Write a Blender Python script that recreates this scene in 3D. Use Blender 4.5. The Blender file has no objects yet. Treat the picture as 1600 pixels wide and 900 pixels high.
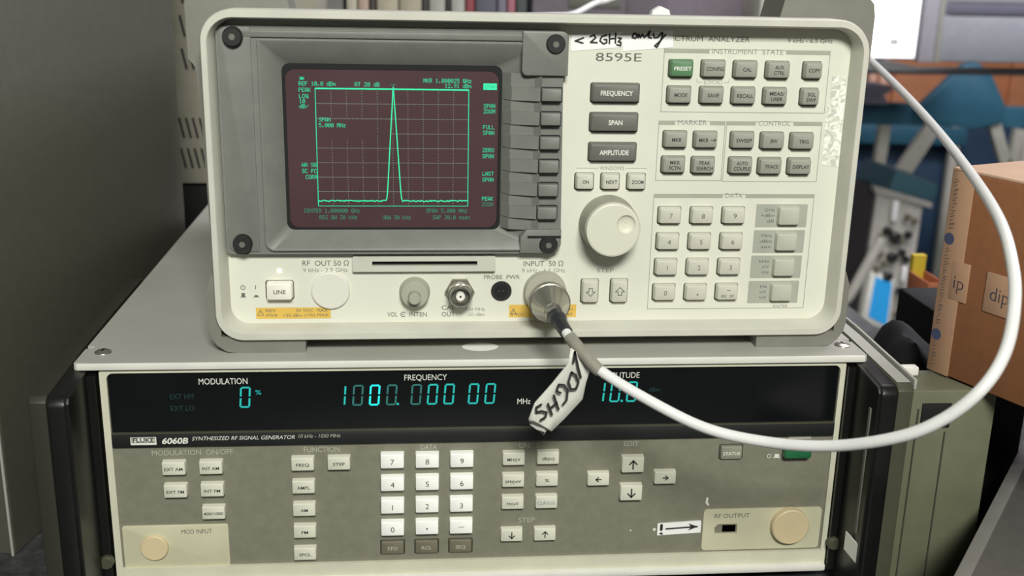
import bpy, bmesh, math, random
from mathutils import Vector, Matrix

# ------------------------------------------------------------------ camera, world, lights, exposure
scene = bpy.context.scene
col = scene.collection
R = math.radians

def camera():
    cd = bpy.data.cameras.new('camera')
    cd.sensor_width = 36.0
    cd.lens = 1714.5 / 1600 * 36.0
    cd.clip_start = 0.02
    cd.clip_end = 60
    yaw, pit, rol = R(-5.3364), R(16.3394), R(1.2434)
    rz = Matrix.Rotation(yaw, 3, 'Z')
    fw = rz @ Vector((0, math.cos(pit), -math.sin(pit)))
    rt = rz @ Vector((1, 0, 0))
    up = rt.cross(fw)
    r2 = math.cos(rol) * rt + math.sin(rol) * up
    u2 = -math.sin(rol) * rt + math.cos(rol) * up
    m = Matrix((r2, u2, -fw)).transposed().to_4x4()
    m.translation = Vector((-0.0368, -0.5507, 0.3317))
    o = bpy.data.objects.new('camera', cd)
    o.matrix_world = m
    cd.dof.use_dof = True
    cd.dof.focus_distance = 0.60
    cd.dof.aperture_fstop = 10
    col.objects.link(o)
    scene.camera = o
camera()

world = bpy.data.worlds.new('room_light')
scene.world = world
world.use_nodes = True
world.node_tree.nodes['Background'].inputs['Color'].default_value = (0.88, 0.92, 0.88, 1)
world.node_tree.nodes['Background'].inputs['Strength'].default_value = 0.11

def area(name, loc, target, sx, sy, power, color):
    ld = bpy.data.lights.new(name, 'AREA')
    ld.shape = 'RECTANGLE'; ld.size = sx; ld.size_y = sy
    ld.energy = power; ld.color = color
    o = bpy.data.objects.new(name, ld)
    o.location = loc
    o.rotation_euler = (Vector(target) - Vector(loc)).to_track_quat('-Z', 'Y').to_euler()
    col.objects.link(o)
    return o
area('ceiling_fluorescent_light', (0.05, -1.30, 1.08), (0.0, 0.0, 0.15), 0.45, 0.25, 29, (1.0, 0.998, 0.925))
area('window_daylight', (1.9, 0.75, 1.15), (0.25, 0.1, 0.15), 0.9, 0.9, 22, (0.90, 0.90, 1.0))
area('far_fill_light', (1.1, 0.95, 1.7), (1.4, 2.3, -0.2), 1.2, 0.4, 46, (1.0, 0.95, 0.98))  # added fill lamp, aimed past the shelf to brighten the cart

scene.view_settings.view_transform = 'Standard'
scene.view_settings.look = 'None'
scene.view_settings.gamma = 1.0
scene.view_settings.use_curve_mapping = False
scene.view_settings.exposure = 0.0

# ------------------------------------------------------------------ helpers
def lin(c):
    c /= 255.0
    return c / 12.92 if c <= 0.04045 else ((c + 0.055) / 1.055) ** 2.4

def mat(name, rgb, rough=0.5, metal=0.0, spec=0.5, mottle=0.06, scale=60.0, bump=0.0, bscale=900.0):
    m = bpy.data.materials.new(name)
    m.use_nodes = True
    nt = m.node_tree
    b = nt.nodes['Principled BSDF']
    c = [lin(v) for v in rgb]
    b.inputs['Roughness'].default_value = rough
    b.inputs['Metallic'].default_value = metal
    b.inputs['Specular IOR Level'].default_value = spec
    tc = nt.nodes.new('ShaderNodeTexCoord')
    n = nt.nodes.new('ShaderNodeTexNoise')
    n.inputs['Scale'].default_value = scale
    n.inputs['Detail'].default_value = 5
    nt.links.new(tc.outputs['Object'], n.inputs['Vector'])
    r = nt.nodes.new('ShaderNodeValToRGB')
    r.color_ramp.elements[0].position = 0.3
    r.color_ramp.elements[1].position = 0.7
    r.color_ramp.elements[0].color = tuple(v * (1 - mottle) for v in c) + (1,)
    r.color_ramp.elements[1].color = tuple(min(1, v * (1 + mottle)) for v in c) + (1,)
    nt.links.new(n.outputs['Fac'], r.inputs['Fac'])
    nt.links.new(r.outputs['Color'], b.inputs['Base Color'])
    if bump:
        n2 = nt.nodes.new('ShaderNodeTexNoise')
        n2.inputs['Scale'].default_value = bscale
        nt.links.new(tc.outputs['Object'], n2.inputs['Vector'])
        bp = nt.nodes.new('ShaderNodeBump')
        bp.inputs['Strength'].default_value = bump
        bp.inputs['Distance'].default_value = 0.0004
        nt.links.new(n2.outputs['Fac'], bp.inputs['Height'])
        nt.links.new(bp.outputs['Normal'], b.inputs['Normal'])
    return m

def glow(name, rgb, strength, base=(12, 20, 20)):
    m = bpy.data.materials.new(name)
    m.use_nodes = True
    nt = m.node_tree
    b = nt.nodes['Principled BSDF']
    b.inputs['Base Color'].default_value = tuple(lin(v) for v in base) + (1,)
    b.inputs['Roughness'].default_value = 0.4
    b.inputs['Emission Color'].default_value = tuple(lin(v) for v in rgb) + (1,)
    b.inputs['Emission Strength'].default_value = strength
    return m

M = dict(
    cream=mat('cream_panel_paint', (217, 217, 203), 0.55, mottle=0.035, scale=25, bump=0.05),
    bezel=mat('bezel_grey_cream_plastic', (200, 199, 187), 0.5, mottle=0.06, scale=35, bump=0.08),
    case=mat('case_grey_beige', (168, 166, 152), 0.6),
    bumper=mat('bumper_grey_plastic', (122, 121, 112), 0.55, mottle=0.06, bump=0.12),
    crt=mat('screen_surround_grey_plastic', (117, 119, 113), 0.5, mottle=0.07, scale=90, bump=0.15),
    crtdark=mat('screen_surround_shade_grey', (70, 72, 70), 0.6),
    glass=mat('screen_glass_maroon', (76, 54, 58), 0.32, mottle=0.08, scale=30),
    key_g=mat('key_grey', (154, 153, 142), 0.5, mottle=0.03),
    key_d=mat('key_dark_grey', (105, 105, 98), 0.5, mottle=0.03),
    key_l=mat('key_light_grey', (198, 197, 183), 0.5, mottle=0.03),
    key_gr=mat('key_green', (88, 128, 90), 0.5, mottle=0.04),
    key_entry=mat('key_entry_grey', (184, 185, 171), 0.5, mottle=0.03),
    backing=mat('key_backing_grey', (166, 168, 156), 0.6),
    well=mat('key_gap_dark', (66, 66, 56), 0.7),
    ink=mat('printed_ink_grey', (98, 98, 92), 0.7),
    inkl=mat('printed_ink_pale_grey', (142, 142, 134), 0.7),
    inkk=mat('printed_ink_dark', (58, 58, 54), 0.7),
    inkw=mat('printed_ink_white', (225, 226, 216), 0.6),
    inkp=mat('printed_ink_pale', (176, 176, 160), 0.6),
    inkb=mat('printed_ink_blue', (126, 144, 150), 0.6),
    bar=mat('section_bar_grey_green', (164, 166, 152), 0.6),
    white_key=mat('keycap_white', (252, 252, 246), 0.45, mottle=0.01),
    cream_key=mat('keycap_cream', (214, 213, 196), 0.5, mottle=0.02),
    olive=mat('olive_panel_paint', (124, 123, 107), 0.6, mottle=0.07, scale=200, bump=0.06),
    olive_key=mat('keycap_olive', (112, 108, 90), 0.55),
    grey_key=mat('keycap_grey', (138, 138, 122), 0.55),
    frame=mat('frame_cream_paint', (206, 205, 184), 0.5, mottle=0.05),
    lip=mat('frame_lip_white', (222, 221, 212), 0.4, mottle=0.04),
    plate=mat('top_cover_grey_paint', (174, 173, 165), 0.5, mottle=0.05, scale=18, bump=0.1),
    window=mat('display_window_black_glass', (13, 16, 17), 0.16, mottle=0.1),
    band=mat('band_black_plastic', (30, 32, 32), 0.5),
    black=mat('black_plastic', (18, 18, 17), 0.38, mottle=0.15),
    blackm=mat('black_matt', (14, 14, 15), 0.8),
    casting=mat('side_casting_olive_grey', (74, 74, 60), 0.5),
    casting_shaded=mat('side_casting_shaded', (48, 47, 39), 0.5),  # same casting paint, darkened to carry the shade on the left side
    yellowed=mat('yellowed_cream_plate', (200, 197, 168), 0.5, mottle=0.05, scale=50),
    cap=mat('yellowed_plastic_cap', (214, 197, 158), 0.5, mottle=0.03),
    amber=mat('yellow_warning_print', (220, 182, 84), 0.55, mottle=0.05),
    paper=mat('white_paper_tape', (242, 242, 240), 0.7, mottle=0.02),
    tagp=mat('tag_paper_tape', (206, 206, 196), 0.6, mottle=0.06, scale=200),
    pen=mat('black_marker', (42, 40, 38), 0.6),
    metal=mat('nickel_metal', (196, 193, 182), 0.28, metal=0.9, mottle=0.05),
    dmetal=mat('dull_metal', (150, 147, 136), 0.4, metal=0.8),
    screw=mat('screw_black_oxide', (50, 51, 50), 0.4, metal=0.3),
    pvcw=mat('white_cable_jacket', (226, 226, 224), 0.35, mottle=0.03, bump=0.3, bscale=1500),
    sleeve=mat('grey_heat_shrink', (140, 136, 124), 0.5, mottle=0.08, scale=300),
    boot=mat('black_rubber_boot', (44, 46, 48), 0.35),
    ptfe=mat('white_dielectric', (236, 234, 226), 0.5),
    greenbtn=mat('green_button', (36, 104, 66), 0.4),
    knob=mat('knob_cream_plastic', (214, 213, 196), 0.5, mottle=0.02),
    gknob=mat('knob_grey_plastic', (170, 169, 154), 0.5, mottle=0.03),
    wht=mat('white_plastic_plug', (236, 234, 222), 0.5, mottle=0.01),
)
def residue():
    m = mat('adhesive_residue', (214, 214, 202), 0.5)
    nt = m.node_tree
    b = nt.nodes['Principled BSDF']
    tc = nt.nodes.new('ShaderNodeTexCoord')
    v = nt.nodes.new('ShaderNodeTexNoise')
    v.inputs['Scale'].default_value = 190
    v.inputs['Distortion'].default_value = 2.2
    v.inputs['Detail'].default_value = 2
    nt.links.new(tc.outputs['Object'], v.inputs['Vector'])
    r = nt.nodes.new('ShaderNodeValToRGB')
    e = r.color_ramp.elements
    e[0].position = 0.40; e[0].color = (lin(196), lin(196), lin(186), 1)
    e[1].position = 0.62; e[1].color = (lin(244), lin(244), lin(236), 1)
    x = e.new(0.50); x.color = (lin(222), lin(222), lin(208), 1)
    nt.links.new(v.outputs['Fac'], r.inputs['Fac'])
    nt.links.new(r.outputs['Color'], b.inputs['Base Color'])
    return m
M['residue'] = residue()
M['crt_hi'] = glow('phosphor_bright', (50, 250, 175), 1.15)
M['crt_mid'] = glow('phosphor_text', (36, 225, 165), 1.05)
M['crt_lo'] = glow('phosphor_dim', (62, 160, 124), 0.8)
M['crt_dot'] = glow('phosphor_graticule', (140, 156, 144), 1.0)
M['vfd_hi'] = glow('fluorescent_digit_bright', (40, 250, 240), 1.25)
M['vfd_mid'] = glow('fluorescent_digit', (40, 205, 195), 0.85)
M['vfd_lo'] = glow('fluorescent_digit_dim', (62, 150, 140), 0.55)
M['vfd_off'] = glow('fluorescent_digit_faint', (40, 84, 84), 0.4)
M['led'] = glow('lit_indicator', (250, 250, 215), 1.0, (240, 240, 210))

def finish(me, smooth=None):
    if smooth is not None:
        for p in me.polygons:
            p.use_smooth = True
        me.set_sharp_from_angle(angle=R(smooth))

ZOFF = [0.0]       # mm added to every z while a thing is being built (its base is its origin)
def obj(name, bm, m, parent=None, loc=None, smooth=35):
    """bm in millimetres -> ONE mesh object"""
    bmesh.ops.recalc_face_normals(bm, faces=bm.faces)
    bmesh.ops.scale(bm, vec=(0.001,) * 3, verts=bm.verts)
    me = bpy.data.meshes.new(name)
    bm.to_mesh(me); bm.free()
    me.materials.append(m)
    finish(me, smooth)
    return place(name, me, parent, loc)

def place(name, me, parent=None, loc=None):
    o = bpy.data.objects.new(name, me)
    col.objects.link(o)
    if parent is not None:
        o.parent = parent
    if loc is not None:
        o.location = Vector(loc) * 0.001
    return o

def thing(name, label, cat, loc=(0, 0, 0), rz=0.0, group=None):
    o = bpy.data.objects.new(name, None)
    o.empty_display_size = 0.05
    o.location = loc
    o.rotation_euler = (0, 0, rz)
    o['label'] = label; o['category'] = cat
    if group: o['group'] = group
    col.objects.link(o)
    return o

def lab(o, label):
    o['label'] = label
    return o

# --- shapes, all y = depth (front is -y), millimetres
def rr(x0, z0, x1, z1, r, n=6):
    if not hasattr(r, '__len__'): r = (r,) * 4            # bl, br, tr, tl
    pts = []
    for (cx, cz, rad, a0) in ((x0 + r[0], z0 + r[0], r[0], 180), (x1 - r[1], z0 + r[1], r[1], 270),
                              (x1 - r[2], z1 - r[2], r[2], 0), (x0 + r[3], z1 - r[3], r[3], 90)):
        for i in range(n + 1):
            a = R(a0 + 90.0 * i / n)
            pts.append((cx + rad * math.cos(a), cz + rad * math.sin(a)))
    return pts

def circ(cx, cz, r, n=32, a0=0.0):
    return [(cx + r * math.cos(a0 + 2 * math.pi * i / n), cz + r * math.sin(a0 + 2 * math.pi * i / n)) for i in range(n)]

def loft(bm, loops, cap0=True, cap1=True):
    """loops: list of (points_xz, y); bridged in order"""
    vs = [[bm.verts.new((x, y, z)) for x, z in pts] for pts, y in loops]
    n = len(vs[0])
    for a, b in zip(vs[:-1], vs[1:]):
        for i in range(n):
            j = (i + 1) % n
            bm.faces.new((a[i], a[j], b[j], b[i]))
    if cap0: bm.faces.new(vs[0])
    if cap1: bm.faces.new(list(reversed(vs[-1])))
    return bm

def slab(pts, y0, y1, bev=0.0):
    """prism with outline pts from y0 (front) to y1 (back), front rim bevelled"""
    bm = bmesh.new()
    if bev:
        cx = sum(p[0] for p in pts) / len(pts); cz = sum(p[1] for p in pts) / len(pts)
        w = max(p[0] for p in pts) - min(p[0] for p in pts); h = max(p[1] for p in pts) - min(p[1] for p in pts)
        mx = (max(p[0] for p in pts) + min(p[0] for p in pts)) / 2; mz = (max(p[1] for p in pts) + min(p[1] for p in pts)) / 2
        ins = lambda k: [(mx + (x - mx) * (1 - 2 * k / w), mz + (z - mz) * (1 - 2 * k / h)) for x, z in pts]
        return loft(bm, [(ins(bev), y0), (ins(bev * 0.3), y0 + bev * 0.3), (pts, y0 + bev), (pts, y1)])
    return loft(bm, [(pts, y0), (pts, y1)])

def holed(outer, holes, y0, y1):
    bm = bmesh.new()
    es = []
    for pts in [outer] + holes:
        vs = [bm.verts.new((x, y0, z)) for x, z in pts]
        es += [bm.edges.new((vs[i], vs[(i + 1) % len(vs)])) for i in range(len(vs))]
    bmesh.ops.triangle_fill(bm, use_beauty=True, use_dissolve=False, edges=es)
    fs = list(bm.faces)
    r = bmesh.ops.extrude_face_region(bm, geom=fs)
    nv = [g for g in r['geom'] if isinstance(g, bmesh.types.BMVert)]
    bmesh.ops.translate(bm, vec=(0, y1 - y0, 0), verts=nv)
    return bm

def rbox(cx, cy, cz, sx, sy, sz, bev=0.0, seg=2, bm=None, rot=None):
    b = bmesh.new()
    bmesh.ops.create_cube(b, size=1.0)
    bmesh.ops.scale(b, vec=(sx, sy, sz), verts=b.verts)
    if bev:
        bmesh.ops.bevel(b, geom=list(b.edges), offset=bev, segments=seg, affect='EDGES', profile=0.5)
    if rot is not None:
        bmesh.ops.rotate(b, cent=(0, 0, 0), matrix=rot, verts=b.verts)
    bmesh.ops.translate(b, vec=(cx, cy, cz), verts=b.verts)
    if bm is None:
        return b
    join(bm, b)
    return bm

def join(bm, b):
    mp = {v: bm.verts.new(v.co) for v in b.verts}
    for f in b.faces:
        try: bm.faces.new([mp[v] for v in f.verts])
        except ValueError: pass
    b.free()
    return bm

def lathe(prof, cx, cz, n=36, a0=0.0, cap0=True, cap1=True):
    """prof: [(radius, y)...] front to back, around the y axis"""
    return loft(bmesh.new(), [(circ(cx, cz, max(r, 0.02), n, a0), y) for r, y in prof], cap0, cap1)

def ribbon(polys, y, w, closed=False, th=0.0, bm=None):
    """flat pen strokes in the xz plane at depth y"""
    bm = bm or bmesh.new()
    for pl in polys:
        P = [Vector((p[0], p[1])) for p in pl]
        for a, b in zip(P[:-1], P[1:]):
            d = b - a
            if d.length < 1e-6: continue
            d.normalize(); n = Vector((-d.y, d.x)) * w / 2
            q = [a + n, b + n, b - n, a - n]
            bm.faces.new([bm.verts.new((v.x, y, v.y)) for v in q])
        for a in P:
            bm.faces.new([bm.verts.new((a.x + w / 2 * math.cos(k * math.pi / 4), y - 0.004, a.y + w / 2 * math.sin(k * math.pi / 4))) for k in range(8)])
    return bm

def quads(rects, y, bm=None):
    bm = bm or bmesh.new()
    for x0, z0, x1, z1 in rects:
        bm.faces.new([bm.verts.new((x, y, z)) for x, z in ((x0, z0), (x1, z0), (x1, z1), (x0, z1))])
    return bm

def outline(x0, z0, x1, z1, t):
    return [(x0, z0, x1, z0 + t), (x0, z1 - t, x1, z1), (x0, z0, x0 + t, z1), (x1 - t, z0, x1, z1)]

_cap = [None]
def text_mesh(s, bold=0.0, shear=0.0, space=1.0, align='CENTER', line=1.0):
    cu = bpy.data.curves.new('t', 'FONT')
    cu.body = s; cu.size = 1.0; cu.offset = bold; cu.shear = shear
    cu.space_character = space; cu.align_x = align; cu.resolution_u = 3; cu.space_line = line
    o = bpy.data.objects.new('t', cu)
    me = bpy.data.meshes.new_from_object(o)
    bpy.data.objects.remove(o); bpy.data.curves.remove(cu)
    return me
def cap_h():
    if _cap[0] is None:
        me = text_mesh('H'); ys = [v.co.y for v in me.vertices]
        _cap[0] = max(ys) - min(ys); bpy.data.meshes.remove(me)
    return _cap[0]

def text(name, s, parent, x, y, z, h, m, w=None, bold=0.0, shear=0.0, align='CENTER', space=1.0, rot=0.0, line=1.0, label=None, vcenter=True):
    """printed word: centre x (or left edge), middle z of its capitals, cap height h, optional total width w (mm)"""
    me = text_mesh(s, bold, shear, space, align, line)
    k = h / cap_h()
    xs = [v.co.x for v in me.vertices]; ys = [v.co.y for v in me.vertices]
    kx = k if w is None else w / (max(xs) - min(xs))
    mid = (max(ys) + min(ys)) / 2 if ('\n' in s) else cap_h() / 2
    mx = (max(xs) + min(xs)) / 2 if align == 'CENTER' else min(xs)
    ca, sa = math.cos(rot), math.sin(rot)
    for v in me.vertices:
        tx, tz = (v.co.x - mx) * kx, (v.co.y - mid) * k
        v.co = Vector((tx * ca - tz * sa, 0, tx * sa + tz * ca)) * 0.001
    me.name = name
    me.materials.clear(); me.materials.append(m)
    o = place(name, me, parent, (x, y, z))
    if label: o['label'] = label
    return o

# 5 x 7 dot characters of the screen
G57 = {'0': '0E11131519110E', '1': '040C040404040E', '2': '0E11010204081F', '3': '1F02040201110E', '4': '02060A121F0202', '5': '1F101E0101110E',
       '6': '0608101E11110E', '7': '1F010204080808', '8': '0E11110E11110E', '9': '0E11110F01020C', 'A': '0E1111111F1111', 'B': '1E11111E11111E',
       'C': '0E11101010110E', 'D': '1C12111111121C', 'E': '1F10101E10101F', 'F': '1F10101E101010', 'G': '0E11101711110F', 'H': '1111111F111111',
       'K': '11121418141211', 'L': '1010101010101F', 'M': '111B1515111111', 'N': '11111915131111', 'O': '0E11111111110E', 'P': '1E11111E101010',
       'Q': '0E11111115120D', 'R': '1E11111E141211', 'S': '0F10100E01011E', 'T': '1F040404040404', 'U': '1111111111110E', 'V': '11111111110A04',
       'W': '11111115151B11', 'Z': '1F01020408101F', 'X': '11110A040A1111', 'd': '01010D1311110F', 'm': '00001A15151111', 'k': '10101214181412',
       'z': '00001F0204081F', 's': '00000E100E011E', 'e': '00000E111F100E', 'c': '00000E1010110E', '.': '00000000000C0C', '/': '00010204081000', '*': '00150E1F0E1500'}
def dots(bm, s, x, z, w, h, y):
    """s from left edge x, vertical middle z, total width w, height h"""
    n = len(s); px = w / (n * 6 - 1); pz = h / 7
    for i, ch in enumerate(s):
        g = G57.get(ch)
        if not g: continue
        for r in range(7):
            bits = int(g[2 * r:2 * r + 2], 16)
            c = 0
            while c < 5:
                if bits >> (4 - c) & 1:
                    e = c
                    while e < 5 and bits >> (4 - e) & 1: e += 1
                    x0 = x + (i * 6 + c) * px; x1 = x + (i * 6 + e) * px
                    z1 = z + h / 2 - r * pz
                    bm.faces.new([bm.verts.new(v) for v in ((x0, y, z1 - pz * .92), (x1, y, z1 - pz * .92), (x1, y, z1), (x0, y, z1))])
                    c = e
                else: c += 1
    return bm

# ------------------------------------------------------------------ large structure: bench, floor, wall
bench_m = mat('bench_top_dark_mottled', (62, 63, 64), 0.45, mottle=0.5, scale=130, bump=0.2)
bm = bmesh.new()
top = [(-1100, -260), (430, -260), (430, -80), (470, -80), (470, 470), (430, 470), (430, 1300), (-1100, 1300)]
lo = [bm.verts.new((x, y, -42)) for x, y in top]; hi = [bm.verts.new((x, y, -12)) for x, y in top]
bm.faces.new(hi); bm.faces.new(list(reversed(lo)))
for i in range(len(top)):
    j = (i + 1) % len(top)
    bm.faces.new((lo[i], lo[j], hi[j], hi[i]))
bench = thing('workbench', 'dark mottled workbench under the signal generator', 'workbench', (0, 0, -0.9))
o = obj('bench_top', bm, bench_m, bench, (0, 0, 900))
for x, y in ((-1040, -200), (380, -200), (-1040, 1240), (380, 1240)):
    obj('leg', rbox(x, y, 429, 50, 50, 858, 3), M['casting'], bench)
fl = obj('floor', rbox(1000, 1500, -905, 6000, 6000, 10), mat('floor_grey_lino', (70, 72, 76), 0.5, mottle=0.2, scale=8))
fl['kind'] = 'structure'
wb = obj('wall_back', rbox(1000, 3300, 600, 6000, 60, 3000), mat('wall_mauve_grey', (132, 122, 132), 0.8, mottle=0.08, scale=3))
wb['kind'] = 'structure'

# ------------------------------------------------------------------ SIGNAL GENERATOR (lower instrument)
# origin at the bottom of its feet; drawing coordinates have z = 0 at the frame's bottom edge, so +12 mm
gen = thing('signal_generator', 'wide rack signal generator with cyan digits, lower instrument on the bench', 'instrument', (0, 0, -0.012))
gz = bpy.data.objects.new('front_panel', None)
def gl(o):                                    # lift a generator part by the foot height
    o.location.z += 0.012
    return o
def gobj(name, bm, m, loc=None, smooth=35):
    return gl(obj(name, bm, m, gen, loc if loc else (0, 0, 0), smooth))
def gtext(s, x, z, h, m, w=None, y=1.85, **k):
    return gl(text('printed_legend', s, gen, x, y, z, h, m, w, **k))
bpy.data.objects.remove(gz)
gobj('chassis', rbox(0, 232, 62, 410, 452, 122), M['casting'])
# top cover with notched front corners
pts = [(-206, -1), (206, -1), (206, 0), (212, 0), (212, 22), (208, 22), (208, 26), (212, 26), (212, 458), (-212, 458), (-212, 26), (-208, 26), (-208, 22), (-212, 22), (-212, 0), (-206, 0)]
bm = bmesh.new()
lo = [bm.verts.new((x, y, 126.4)) for x, y in pts]; hi = [bm.verts.new((x, y, 130.2)) for x, y in pts]
bm.faces.new(hi); bm.faces.new(list(reversed(lo)))
for i in range(len(pts)):
    j = (i + 1) % len(pts); bm.faces.new((lo[i], lo[j], hi[j], hi[i]))
cover = gobj('top_cover', bm, M['plate'], smooth=None)
gobj('cover_lit_edge', rbox(0, -1.4, 128.5, 421, 1.6, 3.8, .5), M['lip'])  # white strip paints the light caught by the cover's front bevel
for sx, sy in ((-201.4, 16), (204.3, 16.4)):
    b = bmesh.new()
    for r_, z_ in (((4.2, 130.1)), ((4.2, 130.6)), ((2.9, 131.6))):
        pass
    prof = [(4.6, 130.15), (4.4, 130.7), (2.6, 131.6)]
    vs = [[b.verts.new((sx + r_ * math.cos(k * math.pi / 10), sy + r_ * math.sin(k * math.pi / 10), z_)) for k in range(20)] for r_, z_ in prof]
    for a, c in zip(vs[:-1], vs[1:]):
        for i in range(20): b.faces.new((a[i], a[(i + 1) % 20], c[(i + 1) % 20], c[i]))
    b.faces.new(vs[-1]); b.faces.new(list(reversed(vs[0])))
    s = gobj('cover_screw', b, M['metal'])
    gobj('screw_slot', rbox(sx, sy, 131.65, 0.9, 4.4, 0.15), M['blackm']).parent = s
    s.children[0].location = (0, 0, 0)
# dark seam below the cover, frame
gobj('cover_seam', rbox(0, 2.2, 126.4, 404, 3, 1.0), M['blackm'])
FO = rr(-200, -0.5, 201, 125.8, 1.5)
FH = [rr(-196.4, 9.7, 198, 124.2, (0.6, 0.6, 3.5, 3.5))]
gobj('front_frame', holed(FO, FH, 0, 8), M['frame'], smooth=None)
gobj('frame_lip', rbox(0.5, 1.2, -0.2, 401, 8, 4.4, 1.2), M['lip'])
gobj('display_window', slab(rr(-196.4, 89.6, 198, 124.2, (0.2, 0.2, 3.5, 3.5)), 2, 7), M['window'])
b = rbox(0.8, 3.2, 86.0, 394.4, 7.6, 7.2, 0.5)
gobj('name_band', b, M['band'])
gobj('band_line', rbox(0.8, 1.2, 89.9, 394.4, 3, 0.5, 0.1), M['casting'])
gobj('control_panel', slab(rr(-196.4, 9.7, 198, 82.6, 0.5), 2, 7), M['olive'])
# window printing and digits
gtext('MODULATION', -137.2, 118.4, 3.3, M['inkw'], 25.3)
gtext('FREQUENCY', -30.6, 119.3, 3.2, M['inkw'], 22.8)
gtext('AMPLITUDE', 75.2, 119.2, 3.2, M['inkw'], 21)
gtext('MHz', 22.7, 104.7, 3.2, M['inkw'], 7.2)
gtext('EXT HM', -159, 110.1, 2.9, M['vfd_off'], 12.2)
gtext('EXT LO', -159, 103.4, 2.9, M['vfd_off'], 12.2)
gtext('%', -119.2, 111.9, 2.6, M['vfd_mid'], 3.0)
gtext('dBm', 94.5, 110.6, 2.4, M['vfd_off'], 6.5)
def digit(ch, x, z, m, w=5.6, h=12.0, t=0.95, sl=0.45):
    on = {'0': 'abcdef', '1': 'bc'}[ch]
    bm = bmesh.new()
    def q(x0, z0, x1, z1):
        bm.faces.new([bm.verts.new((px + sl * pz / h * 2, 1.8, pz)) for px, pz in ((x0, z0), (x1, z0), (x1, z1), (x0, z1))])
    hw, hh = w / 2, h / 2
    seg = dict(a=(-hw + .7, hh - t, hw - .7, hh), d=(-hw + .7, -hh, hw - .7, -hh + t), b=(hw - t, .5, hw, hh - .7), c=(hw - t, -hh + .7, hw, -.5),
               f=(-hw, .5, -hw + t, hh - .7), e=(-hw, -hh + .7, -hw + t, -.5))
    for s in on: q(*seg[s])
    return gobj('display_digit', bm, m, (x, 0, z), None)
for ch, x, k in (('0', -126.2, 'mid'), ('1', -76.0, 'mid'), ('0', -66.8, 'lo'), ('0', -57.9, 'hi'), ('0', -48.8, 'lo'), ('0', -35.7, 'lo'), ('0', -26.9, 'mid'),
                 ('0', -18.0, 'mid'), ('0', -4.8, 'mid'), ('0', 4.2, 'mid'), ('1', 64.2, 'mid'), ('0', 72.8, 'mid'), ('0', 82.0, 'mid')):
    digit(ch, x, 109.2 if x < -100 else 109.5, M['vfd_' + k])
for x in (-45.6, 76.6):
    gobj('decimal_point', quads([(x - .6, 103.6, x + .6, 104.8)], 1.8), M['vfd_mid'], None, None)
# name band
lg = gobj('maker_badge', quads([(-186.6, 83.8, -173.2, 88.3)], -0.7), M['inkw'], None, None)
gl(text('printed_legend', 'FLUKE', gen, -179.9, -0.8, 86.6, 2.1, M['inkk'], 11.0, bold=0.03))
gobj('badge_line', quads(outline(-186.0, 85.1, -173.8, 88.0, 0.25) , -0.75), M['inkk'], None, None)
gtext('6060B', -163.5, 85.9, 3.2, M['inkw'], 13.6, y=-0.75, bold=0.03, shear=0.2)
gtext('SYNTHESIZED RF SIGNAL GENERATOR', -127.7, 87.0, 2.1, M['inkw'], 54, y=-0.75, shear=0.25)
gtext('10 kHz - 1050 MHz', -87.6, 87.4, 2.0, M['inkp'], 22.6, y=-0.75, shear=0.25)
# panel printing
for s, x, z, w in (('MODULATION  ON/OFF', -155.4, 77.9, 42.5), ('FUNCTION', -86.8, 78.3, 19.3), ('DATA', -29, 78.6, 8.8), ('UNITS', 26.2, 78.5, 10.8), ('EDIT', 83.3, 78.5, 8.2), ('STEP', 25.9, 32.9, 9.2)):
    gtext(s, x, z, 3.0, M['inkp'], w)
# keys of the generator
def keymesh(name, w, h, d, m, taper=0.5, r=0.7, lip=0.35):
    """key cap: rear rectangle at y=0, face at y=-d"""
    bm = bmesh.new()
    A = rr(-w / 2, -h / 2, w / 2, h / 2, r, 3)
    def ins(k, dz=0.0): return rr(-w / 2 + k, -h / 2 + k, w / 2 - k, h / 2 - k, max(r - k * .5, .25), 3)
    loft(bm, [(ins(taper + lip), -d), (ins(taper + lip * .3), -d + lip * .4), (ins(taper), -d + lip), (A, 0)])
    bmesh.ops.recalc_face_normals(bm, faces=bm.faces)
    bmesh.ops.scale(bm, vec=(0.001,) * 3, verts=bm.verts)
    me = bpy.data.meshes.new(name); bm.to_mesh(me); bm.free()
    me.materials.append(m); finish(me, 50)
    return me
K_w = keymesh('keycap', 13.0, 8.6, 4.2, M['white_key'], 0.25)
K_c = keymesh('keycap', 12.6, 8.0, 3.6, M['cream_key'], 0.3)
K_a = keymesh('keycap', 12.8, 9.8, 4.0, M['cream_key'], 0.3)
K_o = keymesh('keycap', 12.6, 8.0, 1.6, M['olive_key'], 0.2)
K_s = keymesh('keycap', 12.2, 8.0, 2.0, M['grey_key'], 0.2)
well_o = keymesh('key_well', 13.8, 9.2, 0.15, M['well'], 0.05)
well_l = keymesh('key_well', 14.2, 9.4, 0.12, M['olive'], 0.02)
arrow = {'U': [[(0, -2), (0, 2.1)], [(-1.7, .3), (0, 2.1), (1.7, .3)]], 'D': [[(0, 2), (0, -2.1)], [(-1.7, -.3), (0, -2.1), (1.7, -.3)]],
         'L': [[(1.5, 0), (-1.7, 0)], [(-.1, 1.4), (-1.7, 0), (-.1, -1.4)]], 'R': [[(-1.5, 0), (1.7, 0)], [(.1, 1.4), (1.7, 0), (.1, -1.4)]]}
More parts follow.
